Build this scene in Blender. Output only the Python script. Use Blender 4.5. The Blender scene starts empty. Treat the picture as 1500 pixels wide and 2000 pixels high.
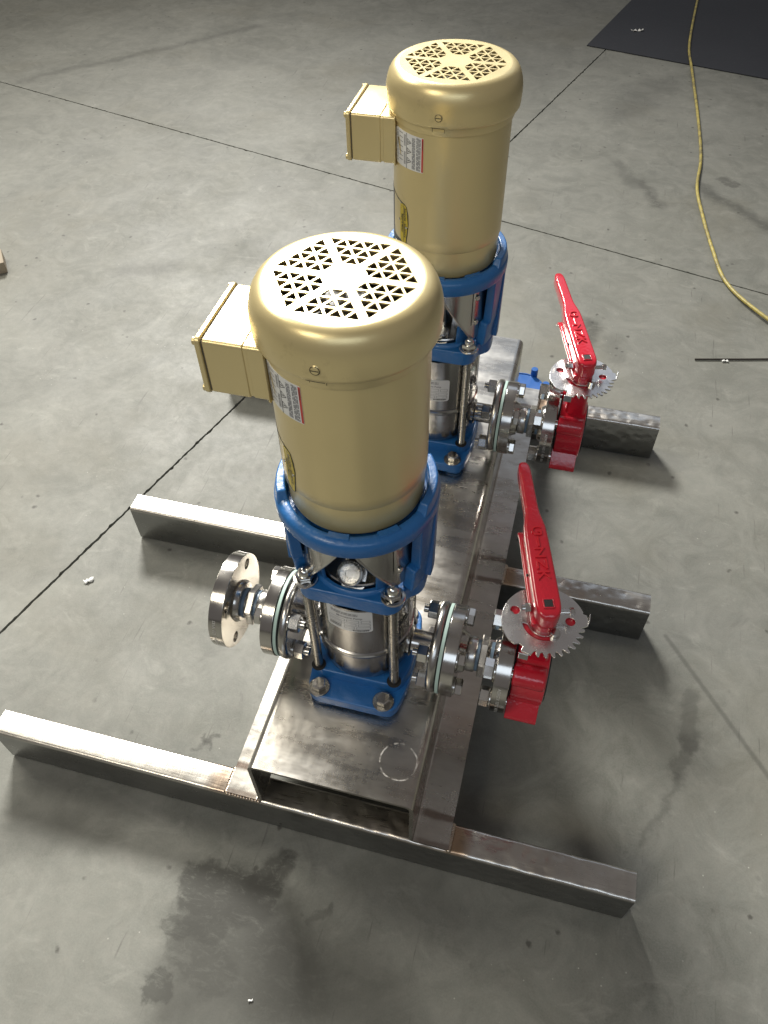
import bpy, bmesh, math, random
from mathutils import Vector, Matrix
from mathutils.geometry import delaunay_2d_cdt
random.seed(7)
PI = math.pi
R = math.radians
SC = bpy.context.scene
COL = SC.collection

# ------------------------------------------------------------------ camera
cam_d = bpy.data.cameras.new('camera')
cam = bpy.data.objects.new('camera', cam_d)
COL.objects.link(cam)
cam_d.sensor_fit = 'HORIZONTAL'
cam_d.sensor_width = 36.0
cam_d.lens = 36.0 * 1531.0 / 1500.0
cam_d.clip_start = 0.02
cam_d.clip_end = 200
_p, _y, _r = -0.8686, -0.2748, -0.0241
_f = Vector((math.sin(_y) * math.cos(_p), math.cos(_y) * math.cos(_p), math.sin(_p)))
_rt = Vector((math.cos(_y), -math.sin(_y), 0))
_up = _rt.cross(_f)
_r2 = math.cos(_r) * _rt + math.sin(_r) * _up
_u2 = -math.sin(_r) * _rt + math.cos(_r) * _up
m3 = Matrix((_r2, _u2, -_f)).transposed()
cam.matrix_world = Matrix.Translation((0.20702, -0.39314, 1.38732)) @ m3.to_4x4()
SC.camera = cam

# ------------------------------------------------------------------ light (a workshop: lamps under a dark ceiling)
w = bpy.data.worlds.new('World')
SC.world = w
w.use_nodes = True
bg = w.node_tree.nodes['Background']
bg.inputs[0].default_value = (1.0, 0.93, 0.90, 1)
bg.inputs[1].default_value = 0.175

def area_lamp(name, loc, target, sx, sy, power, col, spread=180):
    d = bpy.data.lights.new(name, 'AREA')
    d.shape = 'RECTANGLE'
    d.size, d.size_y = sx, sy
    d.energy = power
    d.color = col
    d.spread = R(spread)
    o = bpy.data.objects.new(name, d)
    COL.objects.link(o)
    o.location = loc
    o.rotation_euler = (Vector(target) - Vector(loc)).to_track_quat('-Z', 'Y').to_euler()
    return o

area_lamp('bay_lamp_back', (-3.3, 6.1, 5.5), (-0.25, 0.05, 0.8), 1.7, 1.4, 138, (1.0, 0.98, 0.93), 56)
area_lamp('bay_lamp_side', (-3.3, 1.9, 4.2), (-1.3, 0.9, 0), 1.6, 1.4, 125, (1.0, 0.955, 0.83))
area_lamp('door_light_back', (0.6, 7.8, 4.6), (0.3, 0.8, 0.3), 5.0, 2.2, 26, (0.66, 0.80, 1.0))
area_lamp('door_light_front', (1.0, -4.4, 4.2), (0.2, 0.4, 0.2), 4.5, 1.8, 58, (0.74, 0.86, 1.0))
area_lamp('bay_lamp_front', (-1.9, -2.8, 4.4), (-0.5, 0.0, 0.2), 1.5, 1.2, 70, (1.0, 0.92, 0.76))

SC.view_settings.view_transform = 'Standard'
SC.view_settings.look = 'None'
SC.view_settings.exposure = 0.0
SC.view_settings.gamma = 1.0
try:
    SC.cycles.use_denoising = True
    SC.cycles.denoising_prefilter = 'ACCURATE'
    SC.cycles.use_adaptive_sampling = False
    SC.cycles.max_bounces = 7
    SC.cycles.glossy_bounces = 5
    SC.cycles.transparent_max_bounces = 8
except Exception:
    pass

# ------------------------------------------------------------------ mesh helpers
class MB:
    def __init__(s):
        s.bm = bmesh.new()

    def _add(s, verts, faces, M=None, smooth=True):
        vs = [s.bm.verts.new((M @ Vector(v)) if M is not None else v) for v in verts]
        for f in faces:
            try:
                fc = s.bm.faces.new([vs[i] for i in f])
                fc.smooth = smooth
            except ValueError:
                pass
        return s

    def box(s, x0, x1, y0, y1, z0, z1, M=None):
        v = [(x, y, z) for z in (z0, z1) for y in (y0, y1) for x in (x0, x1)]
        f = [(0, 2, 3, 1), (4, 5, 7, 6), (0, 1, 5, 4), (2, 6, 7, 3), (0, 4, 6, 2), (1, 3, 7, 5)]
        return s._add(v, f, M)

    def lathe(s, prof, n=64, M=None, a0=0.0, a1=2 * PI):
        """prof: list of (r, z) from one end to the other; r = 0 closes."""
        full = abs(a1 - a0 - 2 * PI) < 1e-6
        k = n if full else n + 1
        rows, v = [], []
        for (r, z) in prof:
            if r < 1e-7:
                rows.append([len(v)])
                v.append((0, 0, z))
            else:
                rows.append(list(range(len(v), len(v) + k)))
                for i in range(k):
                    a = a0 + (a1 - a0) * i / n
                    v.append((r * math.cos(a), r * math.sin(a), z))
        f = []
        for A, B in zip(rows[:-1], rows[1:]):
            m = n if full else n
            for i in range(m):
                j = (i + 1) % k
                if len(A) == 1 and len(B) == 1:
                    continue
                if len(A) == 1:
                    f.append((A[0], B[j], B[i]))
                elif len(B) == 1:
                    f.append((A[i], A[j], B[0]))
                else:
                    f.append((A[i], A[j], B[j], B[i]))
        return s._add(v, f, M)

    def cyl(s, r, z0, z1, n=32, M=None, ch=0.0):
        p = [(0, z0), (r - ch, z0)] + ([(r, z0 + ch), (r, z1 - ch)] if ch else [(r, z1)]) + ([(r - ch, z1)] if ch else []) + [(0, z1)]
        if not ch:
            p = [(0, z0), (r, z0), (r, z1), (0, z1)]
        return s.lathe(p, n, M)

    def prism(s, poly, z0, z1, M=None, ch=0.0):
        """poly: ccw (x, y) list; optional chamfer of top and bottom by a small scale inset."""
        n = len(poly)
        if ch:
            cx = sum(p[0] for p in poly) / n
            cy = sum(p[1] for p in poly) / n
            mr = max(math.hypot(p[0] - cx, p[1] - cy) for p in poly)
            k = 1 - ch / mr
            ins = [(cx + (p[0] - cx) * k, cy + (p[1] - cy) * k) for p in poly]
            rings = [(ins, z0), (poly, z0 + ch), (poly, z1 - ch), (ins, z1)]
        else:
            rings = [(poly, z0), (poly, z1)]
        v, f = [], []
        for pl, z in rings:
            v += [(p[0], p[1], z) for p in pl]
        f.append(tuple(reversed(range(n))))
        m = len(rings)
        f.append(tuple(range((m - 1) * n, m * n)))
        for a in range(m - 1):
            for i in range(n):
                j = (i + 1) % n
                f.append((a * n + i, a * n + j, (a + 1) * n + j, (a + 1) * n + i))
        return s._add(v, f, M)

    def hexp(s, af, z0, z1, M=None, ch=0.0008, rot=0.0):
        r = af / math.sqrt(3)
        return s.prism([(r * math.cos(rot + i * PI / 3), r * math.sin(rot + i * PI / 3)) for i in range(6)], z0, z1, M, ch)

    def loft(s, rings, M=None, cap=True):
        n = len(rings[0])
        v = [p for r in rings for p in r]
        f = []
        for a in range(len(rings) - 1):
            for i in range(n):
                j = (i + 1) % n
                f.append((a * n + i, a * n + j, (a + 1) * n + j, (a + 1) * n + i))
        if cap:
            f.append(tuple(reversed(range(n))))
            f.append(tuple(range((len(rings) - 1) * n, len(rings) * n)))
        return s._add(v, f, M)

    def tube(s, pts, rad, n=10, M=None):
        pts = [Vector(p) for p in pts]
        rings = []
        t0 = (pts[1] - pts[0]).normalized()
        ref = Vector((0, 0, 1)) if abs(t0.z) < 0.9 else Vector((1, 0, 0))
        u = t0.cross(ref).normalized()
        for i, p in enumerate(pts):
            t = (pts[min(i + 1, len(pts) - 1)] - pts[max(i - 1, 0)]).normalized()
            u = (u - t * u.dot(t)).normalized()
            b = t.cross(u)
            rr = rad[i] if isinstance(rad, (list, tuple)) else rad
            rings.append([tuple(p + rr * (math.cos(2 * PI * k / n) * u + math.sin(2 * PI * k / n) * b)) for k in range(n)])
        return s.loft(rings, M)

    def sheet(s, path, t, y0, y1, M=None):
        """a bent plate: centre line path of (x, z) points, thickness t, extruded along y."""
        n = len(path)
        A, B = [], []
        for i in range(n):
            p0 = Vector(path[max(i - 1, 0)]); p1 = Vector(path[min(i + 1, n - 1)])
            d = (p1 - p0).normalized()
            nn = Vector((-d.y, d.x))
            q = Vector(path[i])
            A.append(q + nn * t / 2)
            B.append(q - nn * t / 2)
        ring = A + B[::-1]
        v = [(p.x, y0, p.y) for p in ring] + [(p.x, y1, p.y) for p in ring]
        m = len(ring)
        f = [(i, (i + 1) % m, (i + 1) % m + m, i + m) for i in range(m)]
        for i in range(n - 1):
            f.append((i + 1, i, m - 1 - i, m - 2 - i))
            f.append((m + i, m + i + 1, m + m - 2 - i, m + m - 1 - i))
        return s._add(v, f, M)

    def flat(s, outer, holes, z0, z1, M=None):
        """a plate with holes: outer ccw, holes lists of points."""
        vs, edges = [], []
        def addloop(l):
            b = len(vs)
            vs.extend(Vector(p) for p in l)
            edges.extend((b + i, b + (i + 1) % len(l)) for i in range(len(l)))
        addloop(outer)
        for h in holes:
            addloop(h)
        ov, oe, of, _, _, _ = delaunay_2d_cdt(vs, edges, [], 0, 1e-7, False)
        def inside(p, l):
            c = False
            j = len(l) - 1
            for i in range(len(l)):
                if (l[i][1] > p[1]) != (l[j][1] > p[1]) and p[0] < (l[j][0] - l[i][0]) * (p[1] - l[i][1]) / (l[j][1] - l[i][1]) + l[i][0]:
                    c = not c
                j = i
            return c
        keep = []
        bb = [(min(q[0] for q in h), max(q[0] for q in h), min(q[1] for q in h), max(q[1] for q in h)) for h in holes]
        for t in of:
            c = ((ov[t[0]][0] + ov[t[1]][0] + ov[t[2]][0]) / 3, (ov[t[0]][1] + ov[t[1]][1] + ov[t[2]][1]) / 3)
            if not inside(c, outer):
                continue
            if any(b[0] <= c[0] <= b[1] and b[2] <= c[1] <= b[3] and inside(c, h) for h, b in zip(holes, bb)):
                continue
            keep.append(t)
        n = len(ov)
        v = [(p[0], p[1], z1) for p in ov] + [(p[0], p[1], z0) for p in ov]
        f = [tuple(t) for t in keep] + [tuple(n + i for i in reversed(t)) for t in keep]
        cnt = {}
        for t in keep:
            for i in range(3):
                a, b = t[i], t[(i + 1) % 3]
                cnt[(a, b)] = 1
        for (a, b) in cnt:
            if (b, a) not in cnt:
                f.append((b, a, a + n, b + n))
        return s._add(v, f, M)

    def build(s, name, mat, parent=None, loc=(0, 0, 0), rot=(0, 0, 0), ang=35, bevel=0.0, seg=2):
        bmesh.ops.recalc_face_normals(s.bm, faces=s.bm.faces[:])
        me = bpy.data.meshes.new(name)
        s.bm.to_mesh(me)
        s.bm.free()
        me.materials.append(mat)
        for p in me.polygons:
            p.use_smooth = True
        try:
            me.set_sharp_from_angle(angle=R(ang))
        except Exception:
            pass
        o = bpy.data.objects.new(name, me)
        COL.objects.link(o)
        o.location = loc
        o.rotation_euler = rot
        if parent is not None:
            o.parent = parent
        if bevel:
            b = o.modifiers.new('bevel', 'BEVEL')
            b.width = bevel
            b.segments = seg
            b.limit_method = 'ANGLE'
            b.angle_limit = R(40)
            b.harden_normals = True
        return o

def empty(name, loc, label, cat, group=None, rz=0.0, ry=0.0):
    o = bpy.data.objects.new(name, None)
    COL.objects.link(o)
    o.empty_display_size = 0.02
    o.location = loc
    o.rotation_euler = (0, ry, rz)
    tag(o, label, cat, group)
    return o

def tag(o, label, cat, group=None):
    o['label'] = label
    o['category'] = cat
    if group:
        o['group'] = group
    return o

def copy_tree(o, parent=None):
    c = o.copy()
    COL.objects.link(c)
    if parent is not None:
        c.parent = parent
    for ch in list(o.children):
        copy_tree(ch, c)
    return c

def dup(o, loc, label, rz=None, ry=None):
    c = copy_tree(o)
    c.location = loc
    c['label'] = label
    e = list(c.rotation_euler)
    if rz is not None: e[2] = rz
    if ry is not None: e[1] = ry
    c.rotation_euler = e
    return c

AX = Matrix.Rotation(PI / 2, 4, 'Y')            # local z axis -> world +x
def T(x, y, z): return Matrix.Translation((x, y, z))

def rrect(hx, hy, r, n=5):
    pts = []
    for cx, cy, a in ((hx - r, hy - r, 0), (-hx + r, hy - r, 90), (-hx + r, -hy + r, 180), (hx - r, -hy + r, 270)):
        for i in range(n + 1):
            t = R(a + 90 * i / n)
            pts.append((cx + r * math.cos(t), cy + r * math.sin(t)))
    return pts

def round_poly(poly, rad, n=4):
    out = []
    m = len(poly)
    for i in range(m):
        p0, p, p1 = Vector(poly[i - 1]), Vector(poly[i]), Vector(poly[(i + 1) % m])
        r = rad[i] if isinstance(rad, (list, tuple)) else rad
        a = (p0 - p); b = (p1 - p)
        la = min(r, a.length * 0.48); lb = min(r, b.length * 0.48)
        A = p + a.normalized() * la
        B = p + b.normalized() * lb
        for k in range(n + 1):
            t = k / n
            q = (1 - t) ** 2 * A + 2 * t * (1 - t) * p + t * t * B
            out.append((q.x, q.y))
    return out

def circle(r, n=24, cx=0, cy=0):
    return [(cx + r * math.cos(2 * PI * i / n), cy + r * math.sin(2 * PI * i / n)) for i in range(n)]

_tc = {}
def text_geo(s, size, bold=0.0):
    """vertices and faces of flat lettering, starting at x = 0, baseline y = 0."""
    key = (s, size, bold)
    if key in _tc:
        return _tc[key]
    cu = bpy.data.curves.new('lettering', 'FONT')
    cu.body = s
    cu.size = size
    cu.resolution_u = 3
    cu.offset = bold
    o = bpy.data.objects.new('lettering', cu)
    COL.objects.link(o)
    dg = bpy.context.evaluated_depsgraph_get()
    dg.update()
    me = bpy.data.meshes.new_from_object(o.evaluated_get(dg))
    vs = [tuple(v.co) for v in me.vertices]
    fs = [tuple(p.vertices) for p in me.polygons]
    bpy.data.objects.remove(o)
    bpy.data.curves.remove(cu)
    bpy.data.meshes.remove(me)
    wdt = max((v[0] for v in vs), default=0)
    _tc[key] = (vs, fs, wdt)
    return _tc[key]

def put_text(mb, s, size, fn, bold=0.0, depth=0.0, center=False):
    """lettering mapped through fn(u, v, d) -> (x, y, z)."""
    vs, fs, wd = text_geo(s, size, bold)
    off = -wd / 2 if center else 0
    if depth:
        n = len(vs)
        V = [fn(v[0] + off, v[1], depth) for v in vs] + [fn(v[0] + off, v[1], -0.0004) for v in vs]
        F = list(fs)
        ed = {}
        for f in fs:
            for i in range(len(f)):
                ed[(f[i], f[(i + 1) % len(f)])] = 1
        for (a, b) in ed:
            if (b, a) not in ed:
                F.append((b, a, a + n, b + n))
        mb._add(V, F)
    else:
        mb._add([fn(v[0] + off, v[1], 0) for v in vs], fs)

def cyl_quad(mb, r, t0, t1, z0, z1, n=8):
    """a patch of a cylinder wall (degrees)."""
    v, f = [], []
    for i in range(n + 1):
        a = R(t0 + (t1 - t0) * i / n)
        v += [(r * math.cos(a), r * math.sin(a), z0), (r * math.cos(a), r * math.sin(a), z1)]
    for i in range(n):
        f.append((2 * i, 2 * i + 2, 2 * i + 3, 2 * i + 1))
    mb._add(v, f)

def cyl_poly(mb, r, poly, thick=0.0003, step=4.0):
    """a polygon given as (degrees, z) wrapped on a cylinder of radius r, as a thin sheet."""
    xs = [p[0] for p in poly]
    out = []
    m = len(poly)
    for i in range(m):                                   # split long edges
        a, b = poly[i], poly[(i + 1) % m]
        k = max(1, int(abs(b[0] - a[0]) / step))
        out += [(a[0] + (b[0] - a[0]) * j / k, a[1] + (b[1] - a[1]) * j / k) for j in range(k)]
    pts = [Vector((p[0] * 0.001, p[1])) for p in out]
    n0 = len(pts)
    edges = [(i, (i + 1) % n0) for i in range(n0)]
    ov, oe, of, _, _, _ = delaunay_2d_cdt(pts, edges, [], 1, 1e-9, False)
    # keep inside faces only
    def inside(p):
        c = False
        j = n0 - 1
        for i in range(n0):
            if (pts[i].y > p[1]) != (pts[j].y > p[1]) and p[0] < (pts[j].x - pts[i].x) * (p[1] - pts[i].y) / (pts[j].y - pts[i].y) + pts[i].x:
                c = not c
            j = i
        return c
    keep = [t for t in of if inside((sum(ov[i][0] for i in t) / len(t), sum(ov[i][1] for i in t) / len(t)))]
    n = len(ov)
    def P(q, rr):
        a = R(q[0] * 1000)
        return (rr * math.cos(a), rr * math.sin(a), q[1])
    v = [P(q, r + thick) for q in ov] + [P(q, r - 0.001) for q in ov]
    f = [tuple(t) for t in keep]
    ed = {}
    for t in keep:
        for i in range(len(t)):
            ed[(t[i], t[(i + 1) % len(t)])] = 1
    for (a, b) in ed:
        if (b, a) not in ed:
            f.append((b, a, a + n, b + n))
    mb._add(v, f)

# ------------------------------------------------------------------ materials
class NT:
    def __init__(s, name):
        s.m = bpy.data.materials.new(name)
        s.m.use_nodes = True
        s.t = s.m.node_tree
        s.b = s.t.nodes['Principled BSDF']
        s.tc = s.t.nodes.new('ShaderNodeTexCoord')
        s.co = s.tc.outputs['Object']

    def _in(s, sock, v):
        if v is None:
            return
        if hasattr(v, 'is_output'):
            s.t.links.new(v, sock)
        else:
            if hasattr(sock.default_value, '__len__') and not hasattr(v, '__len__'):
                v = (v,) * len(sock.default_value)
            if hasattr(v, '__len__') and len(sock.default_value) == 4 and len(v) == 3:
                v = tuple(v) + (1,)
            sock.default_value = v

    def math(s, op, a, b=None, c=None, clamp=False):
        n = s.t.nodes.new('ShaderNodeMath'); n.operation = op; n.use_clamp = clamp
        for i, v in enumerate((a, b, c)):
            if v is not None: s._in(n.inputs[i], v)
        return n.outputs[0]

    def vec(s, op, a, b=None, scale=None):
        n = s.t.nodes.new('ShaderNodeVectorMath'); n.operation = op
        s._in(n.inputs[0], a)
        if b is not None: s._in(n.inputs[1], b)
        if scale is not None: s._in(n.inputs['Scale'], scale)
        return n.outputs['Value'] if op in ('LENGTH', 'DOT_PRODUCT', 'DISTANCE') else n.outputs[0]

    def mapping(s, scale=(1, 1, 1), rot=(0, 0, 0), loc=(0, 0, 0), co=None):
        n = s.t.nodes.new('ShaderNodeMapping')
        s.t.links.new(co or s.co, n.inputs[0])
        n.inputs['Location'].default_value = loc
        n.inputs['Rotation'].default_value = rot
        n.inputs['Scale'].default_value = scale
        return n.outputs[0]

    def noise(s, scale, detail=3, rough=0.5, co=None, dist=0.0, color=False):
        n = s.t.nodes.new('ShaderNodeTexNoise')
        s.t.links.new(co or s.co, n.inputs['Vector'])
        n.inputs['Scale'].default_value = scale
        n.inputs['Detail'].default_value = detail
        n.inputs['Roughness'].default_value = rough
        n.inputs['Distortion'].default_value = dist
        return n.outputs['Color'] if color else n.outputs['Fac']

    def voro(s, scale, co=None, feature='F1', rnd=1.0, out='Distance', smooth=0.3):
        n = s.t.nodes.new('ShaderNodeTexVoronoi')
        n.feature = feature
        s.t.links.new(co or s.co, n.inputs['Vector'])
        n.inputs['Scale'].default_value = scale
        n.inputs['Randomness'].default_value = rnd
        if feature == 'SMOOTH_F1': n.inputs['Smoothness'].default_value = smooth
        return n.outputs[out]

    def rng(s, v, a, b, c=0.0, d=1.0, smooth=False):
        n = s.t.nodes.new('ShaderNodeMapRange')
        n.interpolation_type = 'SMOOTHSTEP' if smooth else 'LINEAR'
        s._in(n.inputs[0], v)
        for i, q in enumerate((a, b, c, d)): s._in(n.inputs[i + 1], q)
        return n.outputs[0]

    def mix(s, f, a, b, mode='MIX'):
        n = s.t.nodes.new('ShaderNodeMix'); n.data_type = 'RGBA'; n.blend_type = mode
        s._in(n.inputs['Factor'], f)
        s._in(n.inputs['A'], a) if False else None
        ia = [i for i in n.inputs if i.type == 'RGBA']
        s._in(ia[0], a); s._in(ia[1], b)
        return [o for o in n.outputs if o.type == 'RGBA'][0]

    def bump(s, h, strength=0.3, dist=0.001, normal=None):
        n = s.t.nodes.new('ShaderNodeBump')
        n.inputs['Strength'].default_value = strength
        n.inputs['Distance'].default_value = dist
        s.t.links.new(h, n.inputs['Height'])
        if normal is not None: s.t.links.new(normal, n.inputs['Normal'])
        return n.outputs[0]

    def set(s, **k):
        names = dict(color='Base Color', metal='Metallic', rough='Roughness', normal='Normal', coat='Coat Weight', coat_rough='Coat Roughness',
                     spec='Specular IOR Level', trans='Transmission Weight', ior='IOR', aniso='Anisotropic', alpha='Alpha', sheen='Sheen Weight')
        for a, v in k.items():
            s._in(s.b.inputs[names[a]], v)
        return s.m

    def sep(s, co=None):
        n = s.t.nodes.new('ShaderNodeSeparateXYZ')
        s.t.links.new(co or s.co, n.inputs[0])
        return n.outputs

def simple(name, color, metal=0.0, rough=0.4, coat=0.0, bump=None, var=0.06, vscale=40):
    t = NT(name)
    n = t.noise(vscale, 4)
    c = t.mix(n, tuple(x * (1 - var) for x in color), tuple(min(1, x * (1 + var)) for x in color))
    rr = t.rng(t.noise(vscale * 1.7, 3), 0.3, 0.7, max(0.03, rough - 0.05), rough + 0.06)
    kw = dict(color=c, metal=metal, rough=rr, coat=coat)
    if bump:
        kw['normal'] = t.bump(t.noise(bump[0], 3), bump[1], bump[2])
    return t.set(**kw)

def concrete():
    t = NT('worn_concrete')
    warp = t.vec('SUBTRACT', t.noise(3.5, 5, 0.6, color=True), (0.5, 0.5, 0.5))
    warp2 = t.vec('SUBTRACT', t.noise(26, 4, 0.65, color=True), (0.5, 0.5, 0.5))
    P = t.vec('ADD', t.co, t.vec('SCALE', warp, scale=0.10))
    P = t.vec('ADD', P, t.vec('SCALE', warp2, scale=0.050))
    P = t.vec('MULTIPLY', P, (1, 1, 0))
    big = t.rng(t.noise(0.9, 5, 0.6, dist=0.6), 0.34, 0.66, smooth=True)
    mid = t.rng(t.noise(3.6, 8, 0.68, dist=0.8), 0.36, 0.64)
    mid2 = t.rng(t.noise(9.0, 8, 0.72, dist=1.4, co=t.mapping(loc=(4, 4, 0))), 0.38, 0.62)
    fine = t.rng(t.noise(48, 8, 0.75), 0.3, 0.7)
    grain = t.rng(t.noise(330, 3, 0.7), 0.3, 0.7)
    c = t.mix(big, (0.128, 0.126, 0.110), (0.225, 0.222, 0.203))
    c = t.mix(t.math('MULTIPLY', mid, 0.72), c, (0.110, 0.110, 0.100))
    c = t.mix(t.math('MULTIPLY', mid2, 0.38), c, (0.290, 0.283, 0.262))
    c = t.mix(t.math('MULTIPLY', fine, 0.34), c, (0.110, 0.128, 0.116))
    c = t.mix(t.math('MULTIPLY', grain, 0.20), c, (0.31, 0.305, 0.285))
    # brownish drifts
    br = t.rng(t.noise(1.7, 4, 0.6, co=t.mapping(loc=(3, 7, 0))), 0.50, 0.72, smooth=True)
    c = t.mix(t.math('MULTIPLY', br, 0.34), c, (0.150, 0.138, 0.104))
    # pale worn scuffs
    sc = t.rng(t.noise(11, 8, 0.72, co=t.mapping(scale=(1, 1.6, 1), rot=(0, 0, 0.5)), dist=1.0), 0.56, 0.74)
    c = t.mix(t.math('MULTIPLY', sc, 0.34), c, (0.34, 0.335, 0.31))
    # dark smudges
    sm = t.rng(t.noise(7.5, 6, 0.7, co=t.mapping(loc=(5, 2, 1)), dist=0.7), 0.60, 0.76, smooth=True)
    c = t.mix(t.math('MULTIPLY', sm, 0.42), c, (0.085, 0.082, 0.077))
    # fine scratches in three directions
    for ang, sx, th in ((0.35, 90, 0.68), (-0.5, 75, 0.68), (1.25, 85, 0.685), (0.9, 140, 0.69)):
        s_ = t.rng(t.noise(1.0, 4, 0.6, co=t.mapping(scale=(sx, 5, 1), rot=(0, 0, ang))), th, th + 0.05)
        c = t.mix(t.math('MULTIPLY', s_, 0.50), c, (0.075, 0.072, 0.066))
    # dark specks and pale grit
    d = t.voro(17, co=t.vec('ADD', t.co, t.vec('SCALE', warp2, scale=0.02)))
    gate = t.rng(t.noise(6, 2, co=t.mapping(loc=(9, 1, 0))), 0.46, 0.54)
    spk = t.math('MULTIPLY', t.rng(d, 0.05, 0.11, 1, 0), gate)
    c = t.mix(t.math('MULTIPLY', spk, 0.75), c, (0.05, 0.047, 0.042))
    d2 = t.voro(42, co=t.mapping(loc=(2, 3, 0)))
    gate2 = t.rng(t.noise(3, 2, co=t.mapping(loc=(1, 6, 0))), 0.53, 0.60)
    grit = t.math('MULTIPLY', t.rng(d2, 0.035, 0.07, 1, 0), gate2)
    c = t.mix(t.math('MULTIPLY', grit, 0.7), c, (0.42, 0.41, 0.38))
    # stains that stand in known places: (ax, ay, bx, by, radius, softness, strength)
    stains = [(-0.16, -0.13, -0.02, -0.22, 0.05, 0.06, 0.46), (-0.19, -0.18, -0.16, -0.26, 0.02, 0.05, 0.42), (-0.05, -0.24, 0.10, -0.20, 0.04, 0.06, 0.34), (0.12, -0.02, 0.20, -0.06, 0.03, 0.06, 0.3), (-0.60, -0.16, -0.47, -0.10, 0.02, 0.05, 0.34), (-0.16, -0.28, 0.02, -0.34, 0.045, 0.07, 0.42),
              (-0.21, -0.120, -0.10, -0.115, 0.036, 0.010, 0.70), (-0.12, -0.13, -0.085, -0.055, 0.026, 0.012, 0.65),
              (-0.22, -0.185, -0.15, -0.17, 0.018, 0.006, 0.5), (-0.15, -0.16, -0.02, -0.17, 0.045, 0.05, 0.40),
              (-0.10, -0.11, -0.06, -0.17, 0.022, 0.03, 0.45), (-0.19, -0.20, -0.13, -0.23, 0.030, 0.010, 0.45), (-0.215, -0.268, -0.19, -0.262, 0.014, 0.006, 0.6),
              (-0.06, -0.19, 0.12, -0.22, 0.060, 0.06, 0.34), (-0.16, -0.29, -0.1, -0.26, 0.02, 0.03, 0.35),
              (-0.076, -0.048, -0.10, -0.10, 0.004, 0.005, 0.5), (0.0, -0.13, 0.03, -0.10, 0.006, 0.006, 0.4),
              (0.588, 0.43, 0.575, 0.34, 0.014, 0.012, 0.42), (0.575, 0.34, 0.555, 0.27, 0.012, 0.012, 0.42), (0.552, 0.27, 0.50, 0.12, 0.004, 0.010, 0.34),
              (0.528, 0.555, 0.80, 0.185, 0.003, 0.005, 0.45), (-0.53, -0.075, -0.42, -0.065, 0.04, 0.05, 0.36),
              (0.442, 2.296, 0.39, 2.45, 0.012, 0.03, 0.5), (0.36, 2.42, 0.30, 2.56, 0.014, 0.03, 0.35),
              (0.60, 2.46, 0.80, 2.22, 0.016, 0.03, 0.50), (0.30, 1.55, 0.27, 1.45, 0.020, 0.03, 0.55), (0.36, 1.50, 0.38, 1.42, 0.012, 0.03, 0.30),
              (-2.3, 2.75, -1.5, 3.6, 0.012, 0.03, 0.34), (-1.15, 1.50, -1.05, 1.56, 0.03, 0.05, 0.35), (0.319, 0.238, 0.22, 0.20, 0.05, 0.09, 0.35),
              (-0.30, 0.105, -0.27, 0.140, 0.004, 0.006, 0.55), (-0.272, 0.108, -0.295, 0.135, 0.003, 0.005, 0.5),
              (0.30, 3.0, 0.42, 3.3, 0.05, 0.10, 0.28), (-0.4, 3.2, 0.1, 4.2, 0.25, 0.4, 0.25), (0.676, 2.52, 0.70, 2.50, 0.020, 0.01, 0.5)]
    patch = t.rng(t.noise(34, 8, 0.78, co=t.mapping(scale=(1, 1.9, 1), rot=(0, 0, 0.7)), dist=0.8), 0.36, 0.50, 0.30, 1.15)
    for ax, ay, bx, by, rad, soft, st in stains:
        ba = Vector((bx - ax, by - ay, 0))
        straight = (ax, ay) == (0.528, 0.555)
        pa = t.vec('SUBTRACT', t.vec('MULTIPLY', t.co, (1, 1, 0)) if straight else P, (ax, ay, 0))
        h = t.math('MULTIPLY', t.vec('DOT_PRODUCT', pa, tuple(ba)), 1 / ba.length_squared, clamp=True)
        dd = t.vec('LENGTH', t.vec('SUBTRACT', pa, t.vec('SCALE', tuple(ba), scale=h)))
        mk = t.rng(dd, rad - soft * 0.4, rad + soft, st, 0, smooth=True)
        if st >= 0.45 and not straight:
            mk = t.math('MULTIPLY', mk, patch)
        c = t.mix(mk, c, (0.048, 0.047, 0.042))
    rough = t.math('ADD', t.rng(t.noise(5, 5, 0.6), 0.3, 0.7, 0.46, 0.64), t.math('MULTIPLY', fine, 0.08))
    hb = t.math('ADD', t.math('MULTIPLY', t.noise(120, 5, 0.7), 0.6), t.math('MULTIPLY', t.noise(14, 4), 1.2))
    c = t.mix(1.0, c, (1.00, 1.00, 0.965), 'MULTIPLY')
    return t.set(color=c, rough=rough, spec=0.35, normal=t.bump(hb, 0.32, 0.0012))

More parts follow.
